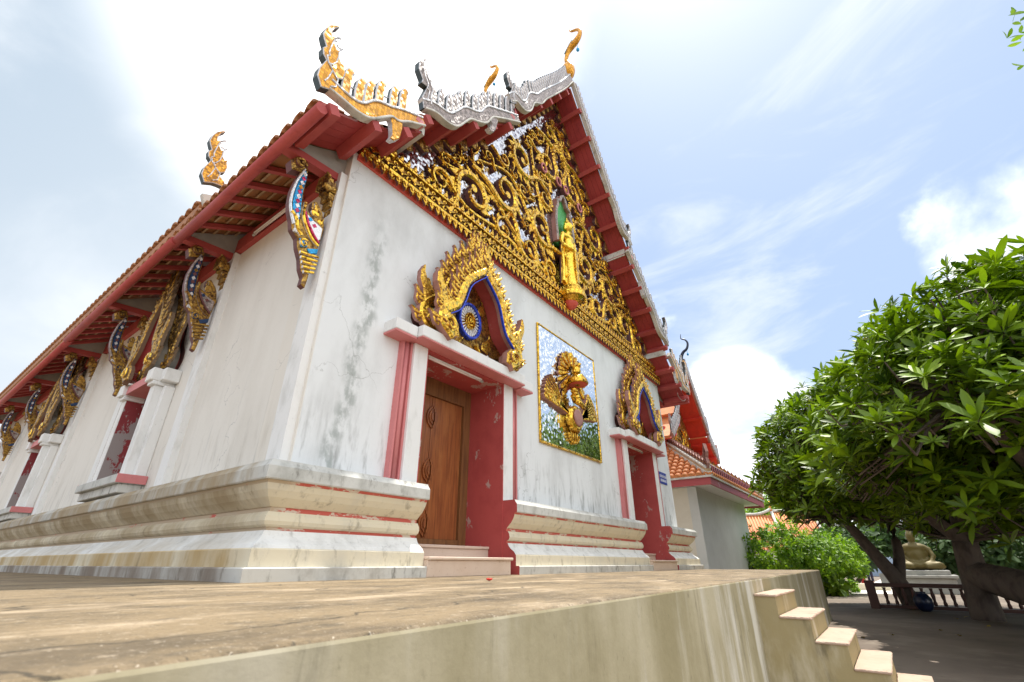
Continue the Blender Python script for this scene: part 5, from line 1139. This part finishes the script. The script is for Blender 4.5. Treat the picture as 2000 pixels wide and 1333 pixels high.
for i, (x, y, z, r, lab) in enumerate(((44, -11.3, 1.2, 3.4, 'dense distant tree at the right edge beyond the thick trunk'), (50, -8.0, 1.0, 3.0, 'distant tree seen between the frangipani trunks'), (38, -14, .8, 3.2, 'rounded distant tree at the far right margin'), (33, -7.6, .6, 2.2, 'low dark tree standing behind the seated statue'), (31, -2.4, .7, 1.5, 'small rounded tree left of the gate shelter'))):
    bush('leafy_tree', lab, 'tree', (x, y, -1), [((x, y, z), (r, r, r * .75)), ((x + 1.5, y - 1.8, z + .5), (r * .7, r * .7, r * .6))], 700, .42, 'leaf3', 30 + i, 'distant trees on the right')
# trees of the south side: outside the picture, seen in the mirror plaque between the doors
for i, (x, y, r) in enumerate(((27, -15.5, 4.6), (35, -21, 5.2), (22, -19, 4.4), (14, -20, 4.2))):
    bush('leafy_tree', ('broad tree south of the courtyard mirrored in the wall plaque', 'broad tree farthest from the temple on the south side', 'broad tree in the middle of the southern row', 'broad tree at the near end of the southern row')[i], 'tree', (x, y, -1), [((x, y, 4.2), (r, r * .9, r * .95)), ((x + 1, y - 1, 1.8), (r * .9, r * .9, r * .6))], 800, .6, 'leaf2', 50 + i, 'broad trees on the south side')
# twig of a tall tree reaching into the top right corner, the tree itself stands outside the picture
TT = empty('tall_tree', (5.2, -9.2, -1), 'tall tree whose leafy twigs reach into the top right corner', 'tree')
tw = MB(); tw.tube(lerp_path([(5.2, -9.2, -1), (5.1, -9.1, 2.2), (4.8, -8.7, 4.6), (4.3, -8.1, 5.7)], 5), lambda q: .22 * (1 - q) + .06, 9)
rnd = random.Random(44); fo = Foliage(.15, .06, 'leaf2')
for e in ((3.46, -7.10, 5.52), (3.49, -7.06, 5.34), (3.50, -7.02, 5.16), (3.8, -7.5, 6.1), (4.0, -8.6, 6.5), (4.9, -8.0, 6.3)):
    e = Vector(e); a = Vector((4.3, -8.1, 5.7)); tw.tube([a, (a + e) / 2 + Vector((0, 0, .12)), e], [.03, .018, .006], 6)
    for k in range(7 if e.z < 6 else 40): fo.rosette(e + Vector((rnd.gauss(0, .05), rnd.gauss(0, .05) - .03, rnd.gauss(0, .05))) * (1 if e.z < 6 else 6), (rnd.uniform(-1, 1), rnd.uniform(-1, 1), .2), 1 if e.z < 6 else 3, rnd.uniform(.7, 1.1), rnd)
tw.obj('trunk', 'bark', TT); fo.build(TT)
# ------------------------------------------------------------------ courtyard furniture and distance
FN = empty('balustrade', (15.8, -5.6, -1), 'low brown balustrade under the frangipani trees', 'fence')
MB().cbox(15.72, 15.88, -8.2, -3.62, -.46, -.36, .01).obj('rail', 'railwood', FN); MB().cbox(15.74, 15.86, -8.2, -3.62, -.98, -.90, .01).obj('rail', 'railwood', FN)
for i in range(2): MB().cbox(15.68, 15.92, -3.78 - i * 2.2, -3.56 - i * 2.2, -1.02, -.30, .015).obj('post', 'railwood', FN)
for i in range(20):
    y = -3.98 - i * .205
    if abs(y + 5.87) > .15: MB().lathe([(.035, 0), (.045, .06), (.03, .12), (.05, .24), (.03, .36), (.045, .42)], (15.8, y, -.89), 8).obj('baluster', 'railwood', FN)
JR = MB().lathe([(r_ * .62, z_ * .62) for r_, z_ in [(.14, 0), (.26, .10), (.33, .30), (.32, .48), (.22, .64), (.16, .70), (.19, .74), (.14, .74), (.12, .60)]], (15.35, -4.75, -1), 20)
tag(JR.obj('water_jar', 'jar'), 'dark blue glazed jar at the foot of the leaning trunk', 'jar')
# seated golden statue on its pedestal
SP = empty('seated_statue', (26.3, -5.3, -1), 'dull gold seated statue on a pale pedestal behind the balustrade', 'statue')
s_ = MB(); s_.ball((26.3, -5.3, .05), (.55, .78, .20), 14); s_.ball((26.3, -5.3, .42), (.36, .42, .50), 14); s_.ball((26.3, -5.3, .78), (.33, .50, .20), 12); s_.ball((26.25, -5.3, 1.02), (.12, .12, .14), 10); s_.ball((26.2, -5.3, 1.22), (.19, .18, .24), 12); s_.ball((26.2, -5.3, 1.45), (.10, .10, .10), 8)
for sg in (-1, 1): s_.tube([(26.25, -5.3 + sg * .46, .76), (26.1, -5.3 + sg * .56, .42), (25.95, -5.3 + sg * .40, .18), (25.85, -5.3 + sg * .1, .14)], [.12, .11, .09, .08], 8); s_.tube([(26.2, -5.3 + sg * .25, .10), (25.9, -5.3 + sg * .72, .05), (25.8, -5.3 + sg * .2, .02)], [.16, .17, .12], 8)
remeshed(s_, 'statue_body', ['statuegold'], .05, SP)
pd = MB(); pd.cbox(25.6, 27.0, -6.3, -4.3, -1.02, -.42, .03); pd.cbox(25.5, 27.1, -6.4, -4.2, -.42, -.30, .02); pd.cbox(25.65, 26.95, -6.2, -4.4, -.30, -.12, .02); pd.obj('pedestal', 'concrete', SP)
# distant hall with an orange roof
DH = empty('distant_hall', (45.5, 2.8, -1), 'distant temple hall with orange tiled roof and pale ridge horns behind the shrub', 'temple')
A0, A1, A2 = Vector((44.1, 5.6, 0)), Vector((45.35, 2.4, 0)), Vector((46.6, -.6, 0)); inn = Vector((2.4, .9, 0))
def roofpan(a, b, z0, z1):
    q = MB(); q.add([a + Vector((0, 0, z0)), b + Vector((0, 0, z0)), b + inn * 1.0 + Vector((0, 0, z1)), a + inn * 1.0 + Vector((0, 0, z1))]); q.face((0, 1, 2, 3)); q.add([a + inn * 2 + Vector((0, 0, z0)), b + inn * 2 + Vector((0, 0, z0))]); q.face((3, 2, 5, 4)); q.obj('roof_slope', 'tile2', DH)
    n_ = 14; st_ = MB()
    for i in range(n_ + 1):
        p = a + (b - a) * i / n_; st_.tube([p + Vector((0, 0, z0 + .03)), p + inn + Vector((0, 0, z1 + .03))], .075, 6)
    st_.obj('roof_tiles', 'tile2', DH, kind='stuff')
    rd = MB(); L = [a + inn + (b - a) * t_ + Vector((0, 0, z1 + .12 + .45 * max(0, (t_ - .55) / .45) ** 2)) for t_ in [i / 10 for i in range(11)]]; rd.tube(L, .14, 6); rd.obj('roof_ridge', 'plaster', DH)
roofpan(A0, A1, 1.2, 4.1); roofpan(A1, A2, 1.5, 4.35)
for a, z in ((A1, 4.45), (A1 + (A2 - A1) * .45, 4.0), (A2, 4.6)):
    e = a + inn; k = MB(); k.tube([a + Vector((0, 0, z - 2.6)), a + inn * .5 + Vector((0, 0, z - 1.5)), e + Vector((0, 0, z))], .13, 6); k.obj('bargeboard', 'plaster', DH)
    MB().tube([e + Vector((0, 0, z)), e + Vector((0, .05, z + .35)), e + Vector((0, -.12, z + .6)), e + Vector((0, .02, z + .9))], [.16, .10, .06, .015], 7).obj('bird_finial', 'orangemosaic', DH)
w_ = MB(); c0 = A0 + inn * .3; c1 = A2 + inn * .3; w_.add([c0 + Vector((0, 0, -1)), c1 + Vector((0, 0, -1)), c1 + Vector((0, 0, 1.6)), c0 + Vector((0, 0, 1.6))]); c2 = A2 + inn * 1.7; c3 = A0 + inn * 1.7; w_.add([c2 + Vector((0, 0, -1)), c3 + Vector((0, 0, -1)), c3 + Vector((0, 0, 1.6)), c2 + Vector((0, 0, 1.6))])
for f_ in ((0, 1, 2, 3), (4, 5, 6, 7), (1, 4, 7, 2), (5, 0, 3, 6)): w_.face(f_)
w_.obj('wall', 'trim', DH)
# gate shelter with red posts
GS = empty('gate_shelter', (37.7, -3.4, -1), 'small open shelter with orange roof and red posts at the end of the path', 'shelter')
gr = MB(); gr.lathe([(1.9, 0), (1.85, .08), (.25, 1.15), (.05, 1.25)], (37.7, -3.3, .85), 4, sm=False); gr.obj('roof', 'tile2', GS)
for x, y in ((36.9, -2.6), (38.5, -2.6), (36.9, -4.0), (38.5, -4.0)): MB().cbox(x - .09, x + .09, y - .09, y + .09, -1, .86, .01).obj('post', 'brightred', GS)
HW = MB(); HW.cbox(33.0, 33.4, -9.5, -3.6, -1.02, -.35, .02); tag(HW.obj('low_wall', 'pave'), 'low white courtyard wall behind the leaning trunk', 'wall')
PT = MB(); PT.add([(24, -2.6, -.996), (24.6, -4.4, -.996), (60, -6.0, -.996), (60, -3.6, -.996)]); PT.face((0, 1, 2, 3)); PT.obj('paved_path', 'pave', kind='structure')
KB = MB(); KB.cbox(27.6, 28.0, -4.0, -1.7, -1.02, -.72, .02); tag(KB.obj('stone_kerb', 'cream'), 'pale stone kerb beside the low hedge', 'kerb')
bush('hedge', 'small clipped yellow green hedge beyond the end of the terrace', 'hedge', (24.6, -2.2, -1), [((24.6, -2.1, -.78), (.5, .45, .32)), ((24.9, -2.5, -.8), (.45, .45, .3))], 220, .12, 'leaf2', 8, None, 7, False)
BW = empty('street_house', (60, -4.8, -1), 'pale blue house front far down the path', 'house')
MB().cbox(60, 61, -7.5, -2.2, -1, 3.0, .03).obj('wall', 'bluewall', BW); MB().prism([(-7.8, 3.0), (-1.9, 3.0), (-4.85, 4.4)], lambda u, v, d: (59.8 + d, u, v), 0, 1.6).obj('roof', 'concrete', BW)
for y in (-6.4, -4.9, -3.4): MB().cbox(59.95, 60.02, y - .4, y + .4, -.2, 1.8, .01).obj('window', 'dark', BW)
def person(loc, cloth, lab, turn):
    P_ = empty('person', loc, lab, 'person'); x, y, z = loc; b = MB()
    for sg in (-1, 1):
        b.tube([(x, y + sg * .09, z + .05), (x + .02, y + sg * .10, z + .48), (x, y + sg * .09, z + .88)], [.05, .06, .085], 8); b.ball((x - .06, y + sg * .09, z + .04), (.12, .05, .045), 8)
        b.tube([(x, y + sg * .20, z + 1.38), (x + .02, y + sg * .25, z + 1.10), (x - .06, y + sg * .24, z + .86)], [.055, .045, .035], 8); b.ball((x - .07, y + sg * .24, z + .80), (.03, .03, .06), 6)
    b.ball((x, y, z + .95), (.12, .17, .15), 10); b.ball((x, y, z + 1.22), (.12, .19, .26), 10); b.tube([(x, y, z + 1.42), (x, y, z + 1.52)], .055, 8); b.ball((x, y, z + 1.60), (.095, .08, .12), 12); b.ball((x - .095, y, z + 1.59), (.02, .015, .02), 6)
    remeshed(b, 'body', ['skin'], .03, P_, None, 2)
    c_ = MB(); c_.lathe([(.17, 0), (.19, .1), (.19, .3), (.21, .48), (.12, .56)], (x, y, z + .88), 14); c_.obj('shirt', cloth, P_)
    t_ = MB(); 
    for sg in (-1, 1): t_.tube([(x, y + sg * .09, z + .10), (x + .02, y + sg * .10, z + .48), (x, y + sg * .09, z + .92)], [.075, .08, .11], 8)
    t_.obj('trousers', 'cloth2', P_); MB().ball((x + .02, y, z + 1.645), (.10, .09, .10), 10).obj('hair', 'dark', P_)
person((39.5, -2.95, -1), 'cloth1', 'person in a dark red top standing by the shelter posts', 0); person((41.0, -3.9, -1), 'cloth2', 'person in dark clothes farther along the path', 0)
# fallen petals and leaves
p_ = MB(); p_.lathe([(.004, 0), (.022, .006), (.03, .016), (.02, .02)], (1.05, -1.62, .002), 7); tag(p_.obj('fallen_petal', 'redpetal'), 'tiny red petal lying on the terrace before the left door', 'petal')
rnd = random.Random(15); lv, lf = leaf_verts(.16, .06, .4)
for i in range(16):
    m = Tm(rnd.uniform(7, 17), rnd.uniform(-6.2, -3.6), -.99) @ Matrix.Rotation(rnd.uniform(0, 6.28), 4, 'Z') @ Tm(0, 0, .012)
    me = bpy.data.meshes.new('fallen_leaf'); me.from_pydata(lv, [], lf); me.materials.append(M['dryleaf'])
    tag(place(bpy.data.objects.new('fallen_leaf', me), None, m), 'dry yellow leaf lying on the shaded courtyard', 'leaf', 'fallen leaves on the courtyard')
